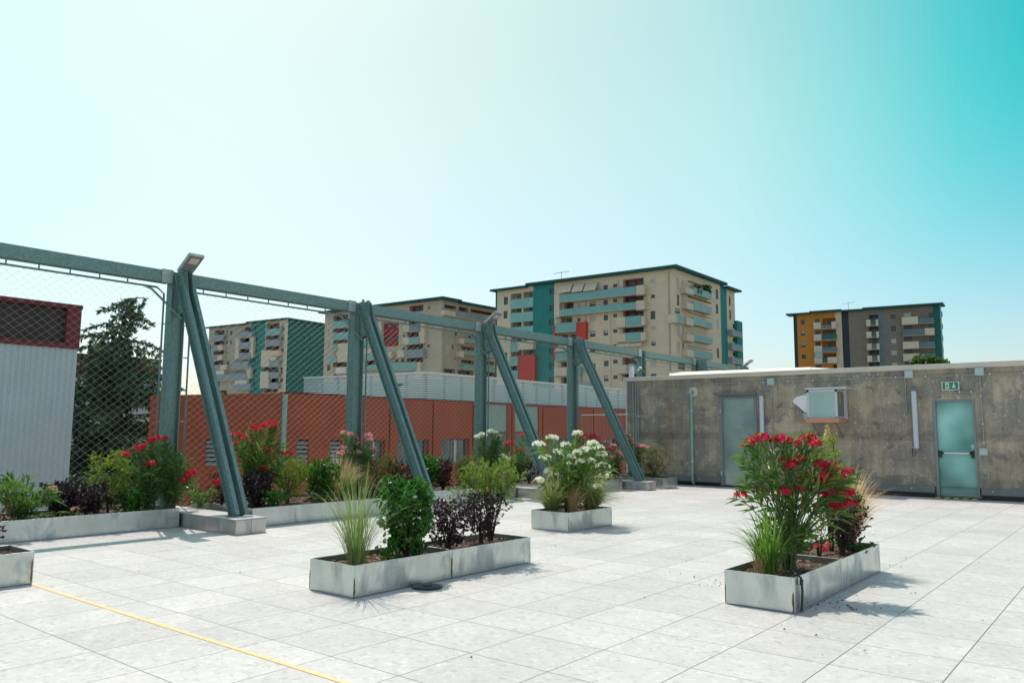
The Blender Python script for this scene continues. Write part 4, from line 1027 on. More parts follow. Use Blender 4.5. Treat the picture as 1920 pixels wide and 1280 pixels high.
# plants on the top balconies of the right face
for a, b_ in ((1490, 1540), (1555, 1612)):
    s0, z0 = fr_.at((a+b_)/2, 235, 1.0)
    o = MB(); rr = random.Random(a)
    for i in range(160):
        c = C0+ur*(s0+rr.uniform(-1.1, 1.1))+nr*rr.uniform(.2, 1.2)+UZ*(z0+rr.uniform(-.8, .9)); e1 = V([rr.uniform(-.3, .3) for _ in range(3)]); e2 = V([rr.uniform(-.3, .3) for _ in range(3)])
        o.face([c-e1, c+e2, c+e1, c-e2])
    tag(o.build('balcony_plant', M['treeleaf']), 'bushy plant on the top balcony of the tall central block, ' + ('left one' if a < 1500 else 'right one'), 'plant')

# -- middle left block (behind the second post)
t5 = lambda x, y: (740+.2291667*x, 480+.2291667*y); t8 = lambda x, y: (620+x/8, 540+y/8); t3 = lambda x, y: (360+.21875*x, 480+.21875*y)
blk, C0, zt, ul, ur, nl, nr, wl, wr = corner_block(180, 830, 560, -1117, 2220, 606, 930, 'beige block left of the tall one, with a dark red panel and blue balconies')
zw = zt-.2
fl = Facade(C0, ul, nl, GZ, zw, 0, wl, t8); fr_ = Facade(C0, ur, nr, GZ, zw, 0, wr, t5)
def sub(f, tr): return Facade(f.O, f.u, f.n, f.z0, f.z1, f.s0, f.s1, tr)
def conv(txt, tr, inv):    # bring a list read in another zoom into this facade's zoom
    out = []
    for ln in txt.strip().split('\n'):
        q = ln.split()
        if not q: continue
        a = [float(v) for v in q[1:5]]; p = inv(*tr(a[0], a[1])); r = inv(*tr(a[2], a[3])); out.append(' '.join([q[0]]+['%.2f' % v for v in (*p, *r)]+q[5:]))
    return '\n'.join(out)+'\n'
i8 = lambda X, Y: ((X-620)*8, (Y-540)*8)
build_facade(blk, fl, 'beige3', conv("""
w 1170 535 1195 585 s
w 1168 632 1192 680 s
w 1168 735 1190 782 s
w 1160 930 1185 980
w 1150 832 1172 858 s
o 1212 515 1335 560 dred
r 1212 560 1335 604 rail
o 1212 612 1335 655 dred
r 1212 660 1335 705 rail
o 1212 706 1330 748 dred
r 1205 765 1240 808 rail
v 1240 750 1330 905 cream
r 1172 862 1235 905 rail
o 1210 908 1325 945 dark
b 1235 955 1315 1003 white
o 1212 1012 1330 1050 dark
b 1240 1012 1315 1036 red
""", t3, i8) + """
c 800 525 1025 865 dred
w 845 560 900 592 h
w 845 725 900 776
w 972 568 1024 602 h
w 968 712 1020 768
v 700 505 755 805 cream
o 480 470 690 540 beige2
r 480 545 690 600 blue
o 480 660 690 740 dark
r 470 800 600 890 rail
b 500 892 612 975 cream
r 470 985 800 1060 rail
o 520 1075 655 1150 dark
r 480 1160 700 1215 rail
w 760 580 790 630
w 760 690 790 740
w 1085 530 1120 550
w 1085 692 1115 730
w 1078 895 1112 920
b 1085 558 1172 650 cream
b 1078 748 1170 840 cream
b 1000 938 1095 1032 cream
b 850 955 910 1046 cream
o 1175 480 1320 545 dark
r 1175 547 1330 640 blue
o 1155 655 1320 738 dred
r 1170 740 1320 826 rail
o 1150 842 1385 926 dred
r 1098 930 1390 1022 blue
o 1150 1040 1385 1115 dred
w 975 1070 1015 1115
w 1065 1070 1100 1115
r 840 1130 1275 1218 rail
v 1275 1112 1340 1400 cream
v 1325 510 1400 822 cream
w 1455 272 1500 310 h
w 1440 665 1495 756 s
w 1430 1050 1495 1140 s
w 1450 850 1490 885
o 1180 270 1390 340 dred
w 650 545 690 590
""")
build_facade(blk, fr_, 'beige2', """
o 405 395 502 438 dred
b 408 440 498 494 cream
o 525 412 600 460 dred
o 622 430 815 492 dred
r 500 455 770 540 blue
w 418 720 450 800 s
w 470 725 481 765
w 490 612 510 655
o 605 640 650 672 dred
b 536 670 570 718 cream
r 571 672 760 722 rail
o 545 735 650 775 dred
b 532 775 565 826 cream
r 566 775 830 828 rail
o 545 845 650 884 dark
o 670 850 815 892 dred
r 568 886 830 945 rail
o 400 918 495 960 dark
o 515 930 640 975 dark
o 660 940 830 985 dark
w 486 832 500 845
l 396 360 400 960
""")
close_block(blk, C0, ul, ur, wl, wr, zw)
tm = fr_.at(520, 350)[0]
roof(blk, C0, ul, ur, -1.2, wl+1.2, -1.2, tm, zw+.03, .50); roof(blk, C0, ul, ur, -1.0, wl-3, tm, wr+1.2, zw-.2, .45)

# -- far left block with teal gable
blk, C0, zt, ul, ur, nl, nr, wl, wr = corner_block(225, 540.5, 598, -1400, 1940, 388, 607, 'farthest beige block with dark teal gable wall, seen between the first and second post')
zw = zt-.1
fl = Facade(C0, ul, nl, GZ, zw, 0, wl, t3); fr_ = Facade(C0, ur, nr, GZ, zw, 0, wr, t3)
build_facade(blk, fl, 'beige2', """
c 516 400 636 1400 teal
c 752 400 830 1400 beige
o 200 640 275 680 dred
b 168 680 268 718 blue
o 190 730 275 765 dred
b 168 765 218 808 blue
b 219 762 258 802 cream
o 185 812 270 850 dred
b 168 850 215 893 blue
b 216 846 254 888 cream
o 185 893 268 930 dred
b 175 935 238 975 blue
b 239 932 292 972 cream
v 180 978 272 1015 white
b 195 1016 462 1058 blue
o 195 1070 235 1130 dark
o 240 1150 300 1180 dark
w 295 640 308 665
w 328 640 346 676
w 290 728 305 750
w 328 725 344 756
w 290 815 302 832
w 325 812 341 836 s
w 155 760 163 800
o 400 705 490 742 dark
v 374 702 400 880 cream
v 496 690 520 866 cream
b 400 742 494 786 blue
o 400 792 490 830 dark
b 400 832 494 876 blue
o 455 612 510 650 dark
b 385 655 512 692 blue
b 335 912 480 965 blue
v 465 952 498 1046 cream
w 380 985 420 1010 s
v 368 1052 470 1094 white
b 372 1097 500 1140 blue
w 300 1085 330 1115 s
w 300 905 320 940
w 540 596 558 628
w 536 700 556 736
w 533 785 552 820
w 530 878 549 912
w 528 968 548 1004
w 524 1060 544 1096
o 642 585 750 626 dred
r 634 628 750 670 rail
o 636 680 748 716 dred
b 632 720 748 762 blue
o 636 772 746 806 dred
b 665 810 745 850 cream
v 594 808 663 946 cream
v 662 852 716 890 white
b 660 893 740 943 blue
o 615 955 740 995 dark
b 652 997 740 1040 blue
v 586 990 656 1130 cream
o 660 1042 740 1080 dark
b 656 1085 735 1130 blue
o 612 1136 735 1165 dred
w 768 578 791 636 h
w 766 672 790 726 h
w 763 768 787 822 h
w 760 862 786 910 s
w 757 955 777 1004
w 755 1050 780 1080
""")
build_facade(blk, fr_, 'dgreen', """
w 950 598 972 616
w 1018 603 1036 630
w 948 690 964 718
w 998 690 1013 720
w 945 783 961 808
w 998 783 1012 812
w 943 876 958 898
w 1003 872 1023 894
w 948 960 966 980
w 990 966 1002 992
w 930 1060 952 1084
""")
close_block(blk, C0, ul, ur, wl, wr, zw, 'dteal')
sm = fl.at(480, 560)[0]
roof(blk, C0, ul, ur, -.6, sm, -.8, wr+.6, zw+.02, .42); roof(blk, C0, ul, ur, sm, wl+1, -.8, wr, zw-.35, .42)

# -- orange and grey block on the right
tD = lambda x, y: (1460+.1875*x, 540+.1875*y)
blk, C0, zt, ul, ur, nl, nr, wl, wr = corner_block(194, 1762, 571, -1650, 1975, 1491, 1771.5, 'orange and grey apartment block standing alone beyond the hut roof at the right')
zw = zt-.15
fl = Facade(C0, ul, nl, GZ, zw, 0, wl, tD); fr_ = Facade(C0, ur, nr, GZ, zw, 0, wr, tD)
build_facade(blk, fl, 'greyb', """
c 140 100 188 1400 navy
c 188 100 572 1400 orange
c 572 100 636 1400 beige
c 636 100 706 1400 navy
c 995 100 1062 1400 steel
c 1556 100 1640 1400 dteal
w 220 320 262 362
w 222 430 266 473 h
w 225 548 270 590 h
w 230 665 272 706
w 366 310 410 346
o 440 305 572 375 orange
b 345 345 424 405 cream
b 526 335 574 400 cream
r 425 372 525 400 steel
w 370 430 414 464
o 440 425 574 460 orange
b 348 465 430 520 cream
r 431 460 576 510 dteal
w 372 540 418 580
o 445 535 576 595 orange
b 352 580 435 636 cream
r 436 592 580 632 steel
b 360 640 438 692 lblue
o 450 665 576 705 orange
b 355 695 438 750 cream
r 439 700 487 745 dteal
b 488 690 585 745 cream
o 545 765 585 800 dark
w 370 770 430 800
o 905 272 995 315 dark
b 872 318 921 376 cream
r 922 320 967 368 dteal
b 968 312 997 372 cream
o 905 390 1000 434 dark
b 875 437 930 493 cream
r 931 440 972 483 dteal
b 973 434 1002 490 cream
o 905 508 1000 552 beige2
b 880 555 932 612 cream
r 933 560 977 606 steel
b 978 552 1008 610 cream
o 905 625 1004 670 dark
b 883 675 936 732 cream
r 937 680 984 728 steel
b 985 672 1012 730 cream
o 905 745 1010 790 dark
w 1118 268 1168 306
w 1122 380 1172 430
w 1122 508 1178 552 s
w 1125 622 1182 667 s
w 1130 745 1190 780 s
w 1248 250 1322 290 s
w 1500 245 1548 305
b 1228 292 1394 356 cream
r 1395 302 1556 342 steel
w 1252 375 1334 442
w 1500 370 1550 405
r 1240 415 1457 466 steel
b 1458 402 1560 462 cream
w 1255 490 1332 536
w 1505 485 1558 545 
b 1240 537 1405 598 cream
r 1406 540 1566 588 steel
w 1258 620 1336 656
w 1515 642 1570 690
b 1244 657 1410 720 cream
r 1411 655 1570 705 steel
w 1260 735 1332 772
""")
build_facade(blk, fr_, 'lblue', """
w 1628 230 1640 290
w 1632 350 1644 410
w 1636 470 1648 530
w 1640 590 1652 650
""")
close_block(blk, C0, ul, ur, wl, wr, zw)
s1_ = fl.at(845, 210)[0]; s2_ = fl.at(630, 225)[0]; s3_ = fl.at(315, 240)[0]
roof(blk, C0, ul, ur, -.8, s1_, -1.2, wr+1, zw+.02, .5); roof(blk, C0, ul, ur, s1_, s2_, -.9, wr, zw-.15, .45); roof(blk, C0, ul, ur, s2_, s3_, -1.2, wr, zw+.0, .5); roof(blk, C0, ul, ur, s3_, wl+1.6, -1.0, wr, zw-.2, .45)
antenna('small aerial on the roof of the orange and grey block', C0+ul*fl.at(688, 200)[0]+UZ*(zw+.3)+ur*1)

# ------------------------------------------------------------------ planting
def rv(r, s=1.): return V((r.uniform(-s, s), r.uniform(-s, s), r.uniform(-s, s)))
def leaf(mb, p, d, L, W, droop=.0, r=random):
    """lanceolate leaf: folded along the midrib, bending down"""
    d = d.normalized(); sd = d.cross(UZ); sd = sd.normalized() if sd.length > .05 else V((1, 0, 0)); a = r.uniform(-.9, .9); up = sd.cross(d)
    sd = (sd*math.cos(a)+up*math.sin(a)); up = sd.cross(d)
    m = p+d*(L*.45)-UZ*(droop*L*.12); t = p+d*L-UZ*(droop*L*.55)
    n = len(mb.v); mb.v += [p, m+sd*W/2+up*W*.18, t, m-sd*W/2+up*W*.18]; mb.f += [(n, n+1, n+2), (n, n+2, n+3)]
def roundleaf(mb, p, d, L, W, r):
    d = d.normalized(); sd = d.cross(UZ); sd = sd.normalized() if sd.length > .05 else V((1, 0, 0)); a = r.uniform(-1.4, 1.4); up = sd.cross(d); sd = sd*math.cos(a)+up*math.sin(a); up = sd.cross(d)
    n = len(mb.v); mb.v += [p, p+d*L*.35+sd*W*.5+up*W*.1, p+d*L*.75+sd*W*.42, p+d*L-up*W*.15, p+d*L*.75-sd*W*.42, p+d*L*.35-sd*W*.5+up*W*.1]
    mb.f += [(n, n+1, n+2, n+3), (n, n+3, n+4, n+5)]
def bez(a, b, c, n): return [a*(1-t)**2+b*2*t*(1-t)+c*t*t for t in [i/n for i in range(n+1)]]
def vp_point(px, py, base, jit=0.):
    nrm_ = V((base.x, base.y, 0)).normalized(); return onP(px, py, V((base.x, base.y, 0))+nrm_*jit, nrm_)
def cluster(mb, c, rad, n, r, fr_=.021, pet=5):
    for i in range(n):
        d = rv(r).normalized(); d.z = abs(d.z)*.8+.05; q = c+V((d.x*rad, d.y*rad, d.z*rad*.75)); ax = (d+rv(r, .4)).normalized()
        x = ax.cross(UZ); x = x.normalized() if x.length > .05 else V((1, 0, 0)); y = ax.cross(x); a0 = r.uniform(0, 6)
        f = fr_*r.uniform(.8, 1.15)
        for k in range(pet):
            a = a0+2*math.pi*k/pet; u = x*math.cos(a)+y*math.sin(a); v = ax.cross(u)
            m = len(mb.v); mb.v += [q, q+u*f*.8+v*f*.42+ax*f*.25, q+u*f*1.15+ax*f*.2+v*f*.1, q+u*f*.8-v*f*.36+ax*f*.15]; mb.f.append((m, m+1, m+2, m+3))
def oleander(base, lab, targets, col_, h, rad, stems=14, seed=1, leafm='leaf', near=True, extra=(), thin=.35, group='oleanders', crad=.055, cn=12, lean=V((0, 0, 0))):
    """stems rise from the base to every flower truss, plus leafy shoots"""
    r = random.Random(seed); p = thing('oleander', base, lab, 'oleander', group); st = MB(); lf = MB(); ends = []
    for (px, py) in targets: ends.append((vp_point(px, py, base, r.uniform(-rad*.6, rad*.6)), True))
    for (px, py) in extra: ends.append((vp_point(px, py, base, r.uniform(-rad*.6, rad*.6)), False))
    for i in range(stems):
        a = r.uniform(0, 6.28); q = rad*math.sqrt(r.uniform(.02, 1)); hh = h*r.uniform(.45, .95)*(1-.25*q/rad)
        ends.append((base+lean*(hh/h)+V((math.cos(a)*q, math.sin(a)*q, hh)), False))
    for e, fl_ in ends:
        b0 = base+V((r.uniform(-.07, .07), r.uniform(-.07, .07), 0)); v = e-b0
        mid = b0+V((v.x*.25, v.y*.25, v.z*.6)); n = 9; tip = e-UZ*.03 if fl_ else e; pts = bez(b0, mid, tip, n)
        st.tube(pts, [.008*(1-.65*i/n) for i in range(n+1)], 4)
        L0 = r.uniform(.14, .21)
        ln = v.length; nw = max(5, int(ln/(.075 if near else .062))); 
        for w_ in range(nw):
            t = .18+.82*w_/(nw-1)
            if t < .78 and r.random() < thin: continue
            k = min(n-1, int(t*n)); f = t*n-k; q = pts[k]*(1-f)+pts[k+1]*f; ax = (pts[min(n, k+1)]-pts[k]).normalized(); a0 = r.uniform(0, 6.28)
            tip_ = t > .8
            for j in range(3 if not tip_ else 4):
                a = a0+2.09*j; x = ax.cross(V((.3, .5, .1))).normalized(); y = ax.cross(x)
                out = x*math.cos(a)+y*math.sin(a); d = out*(.85 if not tip_ else .6)+ax*r.uniform(.5, 1.3)
                leaf(lf, q, d, L0*r.uniform(.7, 1.15), L0*.155*r.uniform(.8, 1.2), r.uniform(0, .9), r)
    st.build('stems', M['greenstem'], p); lf.build('leaves', M[leafm], p)
    cs = ends[:len(targets)]
    for e, _ in cs:
        c = MB(); cluster(c, e, crad*r.uniform(.8, 1.25), int(cn*r.uniform(.7, 1.3)), r, .028 if near else .030)
        c.build('flower_cluster', M[col_], p)
    return p
def bush(kind, name, base, lab, h, rad, n, L, W, m, seed=1, group=None, open_=.35, stemm='bark', flat=1., center=None, trunk_h=.3, cat='shrub', clumps=26, round_=True, shell=.5, extra_px=None):
    """branching shrub: limbs to clumps spread through the crown, leaves around the twig ends"""
    r = random.Random(seed); p = thing(name, base, lab, cat, group); st = MB(); lf = MB(); cs = []
    z0_ = h*trunk_h; H_ = h-z0_
    for i in range(clumps):
        t = (i+.5)/clumps; t = 1-(1-t)**1.15; a = i*2.4+r.uniform(-.5, .5); prof = (.50+.62*t if t < .7 else .93-.9*(t-.7)**1.3*1.6)
        q = math.sqrt(r.uniform(shell**2*.5, 1))*prof
        cs.append(base+V((math.cos(a)*rad*q, math.sin(a)*rad*q, z0_+H_*(t*.93+r.uniform(-.05, .05)))))
    limbs = []
    for i in range(7):
        a = i*.9+r.uniform(-.3, .3); q = rad*r.uniform(.2, .62); e = base+V((math.cos(a)*q, math.sin(a)*q, h*r.uniform(.6, .88))); b0 = base+V((math.cos(a), math.sin(a), 0))*r.uniform(0, .025)
        m_ = b0+V((e.x-b0.x, e.y-b0.y, 0))*.25+UZ*(e.z-b0.z)*.6+rv(r, .02); pts = bez(b0, m_, e, 7); limbs.append(pts); k_ = .006+.006*min(1, h)
        st.tube(pts, [k_*(1-.75*u/7) for u in range(8)], 5)
    if extra_px: cs += [vp_point(px, py, base, r.uniform(-.1, .1)) for px, py in extra_px]
    for c in cs:
        o = min((q for l_ in limbs for q in l_[2:]), key=lambda q: (q-c).length+max(0, q.z-c.z+.02)*2); st.tube(bez(o, o*.4+c*.6+UZ*.02, c, 3), [.0035, .003, .0022, .0015], 4)
    per = n//len(cs); cr_ = rad*(.34 if len(cs) > 20 else .42)
    for c in cs:
        k_ = r.uniform(.6, 1.25)
        for t in range(max(2, per//9)):
            d = rv(r).normalized(); tw = c+d*cr_*k_*r.uniform(.25, 1); tw.z = max(tw.z, base.z+.02)
            ax = (d*.7+UZ*.45+rv(r, .35)).normalized(); st.tube([c+(tw-c)*.3, tw+ax*L*1.2], [.0016, .0008], 3)
            for j in range(9):
                q = tw+ax*(L*1.5*j/9)*r.uniform(.9, 1.1); dd = (rv(r).normalized()+ax*.5)
                (roundleaf(lf, q, dd, L*r.uniform(.65, 1.2), W*r.uniform(.8, 1.2), r) if round_ else leaf(lf, q, dd, L*r.uniform(.6, 1.2), W, r.uniform(0, .6), r))
    st.build('stems', M[stemm], p); lf.build('leaves', M[m], p); return p
def grassy(base, lab, n, L, W, m, spread, seed=1, name='ornamental_grass', plume=None, bias=V((0, 0, 0)), root=.07, stiff=.5, group='ornamental grasses', tipm=None, split=.55, fan=1.):
    r = random.Random(seed); p = thing(name, base, lab, 'grass plant', group); bl = MB(); tp = MB()
    for i in range(n):
        a = r.uniform(0, 6.28); o = V((math.cos(a), math.sin(a), 0)); q = root*math.sqrt(r.random()); b0 = base+o*q
        l = L*r.uniform(.45, 1.08); out = spread*r.uniform(.1, 1)**1.0*l; dr = o*out*fan+bias*l
        up = l*(1-.25*out/l); e = b0+dr+UZ*(up*(1-stiff*(out/l)**1.2)); mid = b0+dr*.25+UZ*up*.72
        pts = bez(b0, mid, e, 7); sd = V((-o.y, o.x, 0)); w_ = W*r.uniform(.6, 1.2)
        tw = r.uniform(-.6, .6); sd = (sd*math.cos(tw)+UZ*math.sin(tw)*.4)
        m_ = bl; k0 = len(bl.v)
        for k in range(7):
            tgt = tp if tipm and k >= 7*split else bl; wa = w_*(1-(k/7)**3)*(.6 if k == 0 else 1); wb = w_*(1-((k+1)/7)**3)
            tgt.face([pts[k]-sd*wa/2, pts[k]+sd*wa/2, pts[k+1]+sd*wb/2, pts[k+1]-sd*wb/2])
    bl.build('blades', M[m], p)
    if tp.v: tp.build('feathery_tips', M[tipm], p)
    return p
def at(px, py, z): return onZ(px, py, z)
ZS = HP-.05
# --- planter with tall grass, glossy bush, two purple shrubs and a lime coloured nandina
gb_ = at(668, 1058, ZS)
grassy(gb_, 'tall silvery green fountain of grass at the near end of the middle planter', 240, .95, .0058, 'grass', .66, 3, stiff=.45, root=.085)
grassy(gb_+V((0, 0, .0)), 'few long thin grass stalks arching out of the silvery grass clump', 34, 1.12, .005, 'grass', .95, 9, stiff=.95, root=.06, group=None)
pb_ = V((-5.52, 5.28, ZS))
bush('p', 'glossy_bush', pb_, 'dense glossy dark green bush next to the tall grass', .71, .245, 6800, .036, .022, 'pitto', 5, 'glossy green bushes', trunk_h=.05, clumps=44, shell=.5)
bush('g', 'creeping_plant', V((-5.42, 4.98, ZS)), 'small low green leaves at the foot of the glossy dark green bush', .12, .14, 220, .03, .026, 'pitto', 15, trunk_h=.1, clumps=10, cat='plant')
bush('l', 'purple_shrub', V((-5.52, 5.86, ZS)), 'dark purple leaved shrub right beside the glossy bush', .48, .245, 5600, .018, .013, 'purple', 6, 'purple leaved shrubs', trunk_h=.12, clumps=46)
bush('l', 'purple_shrub', V((-5.50, 6.34, ZS)), 'dark purple leaved shrub under the lime green nandina, showing its bare stems', .50, .255, 5200, .018, .013, 'purple', 7, 'purple leaved shrubs', trunk_h=.28, clumps=40)
nb_ = V((-5.60, 6.60, ZS))
bush('n', 'nandina', nb_, 'lime green feathery nandina at the far end of the middle planter', .80, .37, 6200, .029, .011, 'nandina', 8, 'feathery nandinas', trunk_h=.60, clumps=54, round_=False, extra_px=[(850, 925), (960, 938), (940, 930), (865, 930), (880, 905), (925, 905)], shell=.3)
# --- white oleander planter
wb = V((-6.72, 9.72, ZS))
oleander(wb, 'big white flowering oleander filling the small scratched planter', [(1083, 814), (1035, 822), (1010, 835), (1060, 836), (1045, 850), (1072, 858), (1110, 834), (1122, 842), (1128, 853), (1073, 872), (1092, 868), (1103, 866), (1130, 876), (1030, 884), (1042, 892), (1012, 902), (1136, 892), (1092, 914), (1118, 915), (1022, 860), (1085, 850), (1098, 845)],
         'petal_white', .92, .36, 26, 11, 'leaf', extra=[(1080, 830), (1060, 850), (1100, 850), (1020, 845), (1130, 865), (1145, 880), (1050, 900)], group=None, crad=.082, cn=24)
grassy(V((-6.80, 9.38, ZS)), 'feathery grass tuft at the left front of the white oleander', 900, .66, .006, 'stipag', 1.0, 21, tipm='stipa', split=.6, group='feather grasses', bias=V((.02, .05, 0)))
grassy(V((-6.58, 10.05, ZS)), 'feathery grass tuft sweeping right over the rim below the white oleander', 1100, .74, .006, 'stipag', 1.1, 22, tipm='stipa', split=.62, bias=V((.22, .16, -.05)), stiff=.75, group='feather grasses')
grassy(V((-6.62, 9.62, ZS)), 'wispy pinkish grass plume in front of the middle of the white oleander', 260, .56, .006, 'stipa', .7, 23, bias=V((.1, .12, 0)), group='feather grasses')
# --- red oleander planter
rbs = V((-2.53, 6.98, ZS))
tg = [(1413, 828), (1428, 822), (1446, 826), (1462, 824), (1475, 828), (1486, 832), (1404, 836), (1508, 826), (1528, 834), (1518, 822), (1472, 864), (1486, 872), (1500, 862), (1478, 880), (1540, 872), (1552, 882), (1562, 876), (1548, 894), (1560, 905), (1576, 900), (1540, 905), (1590, 884), (1498, 918), (1508, 895), (1545, 930), (1556, 924), (1580, 930), (1566, 948), (1572, 958), (1590, 925), (1389, 929), (1475, 922), (1512, 940), (1424, 920), (1596, 948)]
oleander(rbs, 'large scarlet flowering oleander in the nearest right hand planter', tg, 'petal_red', .95, .18, 3, 31, 'leaf',
         extra=[(1408, 845), (1400, 860), (1395, 872), (1412, 880), (1425, 850), (1470, 845), (1500, 850), (1525, 850), (1420, 900), (1440, 905), (1450, 880), (1400, 905), (1530, 885), (1410, 925), (1590, 900), (1540, 855)], group=None, crad=.050, cn=16, near=True, thin=.68)
rr = random.Random(3)
for q in ((1552, 1022), (1545, 1031), (1532, 1024)): cc = MB(); cluster(cc, vp_point(q[0], q[1], rbs+V((0, .5, 0))), .022, 4, rr); cc.build('flower_cluster', M['petal_red'], bpy.data.objects['oleander.001'])
grassy(V((-2.55, 6.60, ZS)), 'clump of green grass in front of the scarlet oleander', 230, .66, .012, 'grassg', .72, 33, root=.07, stiff=.7, bias=V((-.04, -.02, 0)))
grassy(V((-2.60, 6.52, ZS)), 'dry straw coloured grass stubble at the foot of the green grass clump', 90, .22, .006, 'stipa', .4, 34, root=.05, group=None)
q_ = onX(1560, 1020, -2.55); nc = V((-2.55, q_.y, ZS)); NH = vp_point(1557, 800, nc).z-nc.z
bush('n', 'nandina', nc, 'yellowish cone shaped plant with a pale seed plume behind the scarlet oleander', NH*.93, .17, 2600, .032, .012, 'nandina', 41, 'feathery nandinas', trunk_h=.25, clumps=30, round_=False, shell=.1)
sp_ = MB(); rr = random.Random(8)
for i in range(420):
    t = rr.random(); c = nc+UZ*(NH*(.76+.25*t)); q = rv(rr).normalized()*(.085*(1-t)+.006); c = c+V((q.x, q.y, q.z*.5)); leaf(sp_, c, rv(rr), .022, .012, 0, rr)
tag(sp_.build('seed_plume', M['spire'], bpy.data.objects['nandina.001']), 'pale golden seed plume')
grassy(V((-2.44, 8.48, ZS)), 'pale tan feather grass behind the right side of the scarlet oleander', 1000, .88, .0055, 'stipa', .6, 36, root=.03, bias=V((.10, .05, 0)), stiff=.5, group='feather grasses')
bush('l', 'purple_shrub', V((-2.42, 8.16, ZS)), 'nearly black purple shrub at the far end of the scarlet oleander planter', .60, .25, 4600, .020, .014, 'purple', 42, 'purple leaved shrubs', trunk_h=.2, clumps=42)
bush('g', 'creeping_plant', V((-2.38, 8.45, ZS)), 'low green plant in the far corner of the scarlet oleander planter', .09, .16, 260, .04, .032, 'pitto', 43, trunk_h=.1, clumps=10, cat='plant')
bush('n', 'nandina', V((-2.50, 7.72, ZS)), 'small red and yellow leaved shrub between the scarlet oleander and the purple shrub', .34, .13, 420, .03, .013, 'nandina', 44, 'feathery nandinas', trunk_h=.3, clumps=14, round_=False)
# --- planter at the left edge
bush('l', 'purple_shrub', V((-8.2, 2.50, ZS)), 'purple shrub cut off by the left edge of the photo', .50, .34, 2600, .020, .015, 'purple2', 45, 'purple leaved shrubs', trunk_h=.3, clumps=34)
# --- long planters along the fence; px column + plane X give the place
def row(px, X, z=.21): p = onX(px, 900, X); return V((X, p.y, z))
def hz(px, py, b): return vp_point(px, py, b).z-b.z
def rd(px, b): return (vp_point(960 if False else px, 900, b)-vp_point(0, 900, b)).length
OG = 'oleanders along the fence'; 
def ol(px, X, top, lab, fl_, c, wpx, seed, **k):
    b = row(px, X); pxm = (V((b.x, b.y, 0)).length)/FPX
    return oleander(b, lab, fl_, c, hz(px, top, b), wpx*pxm*1.02, k.pop('stems', 14), seed, k.pop('leafm', 'leaf_dk'), False, group=OG, crad=k.pop('crad', .075)*1.15, cn=k.pop('cn', 13)+5, thin=.12, **k)
def bs(kind, px, X, top, wpx, lab, seed, n=None, dx=0):
    b = row(px, X); pxm = (V((b.x, b.y, 0)).length)/FPX; h = hz(px, top, b); rad = wpx*pxm
    if kind == 'pitto': return bush('p', 'glossy_bush', b, lab, h, rad, n or 3200, .05, .031, 'pitto', seed, 'glossy green bushes', trunk_h=.08, clumps=30, shell=.25)
    if kind == 'purple': return bush('l', 'purple_shrub', b, lab, h, rad, n or 3000, .032, .023, 'purple', seed, 'purple leaved shrubs', trunk_h=.15, clumps=26)
    if kind == 'wine': return bush('l', 'purple_shrub', b, lab, h, rad, n or 3000, .032, .023, 'purple2', seed, 'purple leaved shrubs', trunk_h=.15, clumps=26)
    if kind == 'nandina': return bush('n', 'nandina', b, lab, h, rad, n or 3200, .05, .016, 'nandina', seed, 'feathery nandinas', trunk_h=.2, clumps=30, round_=False, shell=.3)
    if kind == 'russet': return bush('n', 'nandina', b, lab, h, rad, n or 3200, .05, .016, 'nandina2', seed, 'feathery nandinas', trunk_h=.12, clumps=30, round_=False, shell=.3)
ol(40, -11.3, 880, 'peach flowering oleander low at the left edge, before the corrugated wall', [(98, 917), (141, 955)], 'petal_peach', 45, 51, stems=26, leafm='leaf', crad=.04, cn=7)
bs('purple', 112, -11.5, 908, 30, 'purple shrub behind the peach oleander', 52)
bs('purple', 165, -11.3, 915, 36, 'low purple shrub between peach oleander and yellow green nandina', 53)
bs('nandina', 205, -11.4, 852, 36, 'yellow green nandina before the cedar, left of the nearest post', 54, 2000)
bs('pitto', 250, -11.2, 925, 24, 'low glossy green bush below the yellow green nandina', 55, 900)
ol(283, -11.35, 822, 'red oleander on the left of the nearest post', [(225, 857), (237, 853), (258, 842), (268, 838), (283, 826), (296, 823), (306, 824), (289, 870), (277, 872)], 'petal_red', 36, 56, stems=16, crad=.06)
ol(322, -11.2, 812, 'dark leaved oleander standing right in front of the nearest post', [(352, 893), (362, 888), (345, 902)], 'petal_red', 22, 57, stems=20, crad=.06)
ol(375, -11.3, 885, 'small red oleander between the nearest post and its brace', [(409, 908), (412, 902)], 'petal_red', 34, 58, stems=9, leafm='leaf', crad=.05)
bs('wine', 418, -11.2, 885, 26, 'small dark wine shrub half behind the nearest brace', 59, 800)
ol(478, -11.0, 795, 'tall red oleander right of the nearest brace', [(434, 814), (448, 818), (462, 822), (472, 803), (485, 806), (495, 800), (508, 796), (516, 800), (484, 846), (500, 848), (493, 843), (484, 880), (498, 878), (512, 800), (540, 852), (533, 850), (440, 832)], 'petal_red', 42, 60, stems=20, leafm='leaf', crad=.055, cn=10)
bs('purple', 485, -10.6, 888, 34, 'purple shrub at the foot of the tall red oleander', 61)
bs('nandina', 540, -10.8, 862, 36, 'fresh green nandina left of the glossy bush by the fence', 62)
bs('pitto', 514, -10.3, 925, 20, 'small glossy bush hanging over the rim of the long planter', 63, 800)
bs('pitto', 602, -10.9, 868, 33, 'glossy dark green bush in the long planter behind the tall grass', 64)
b_ = row(648, -10.8); grassy(b_, 'tan feather grass in the long planter behind the tall grass', 420, .80, .007, 'stipag', .7, 65, tipm='stipa', split=.5, group='feather grasses', bias=V((0, .12, 0)))
b_ = row(632, -11.4); grassy(b_, 'thin pinkish feather grass right of the glossy bush in the long planter', 140, .95, .006, 'stipa', .35, 66, group='feather grasses')
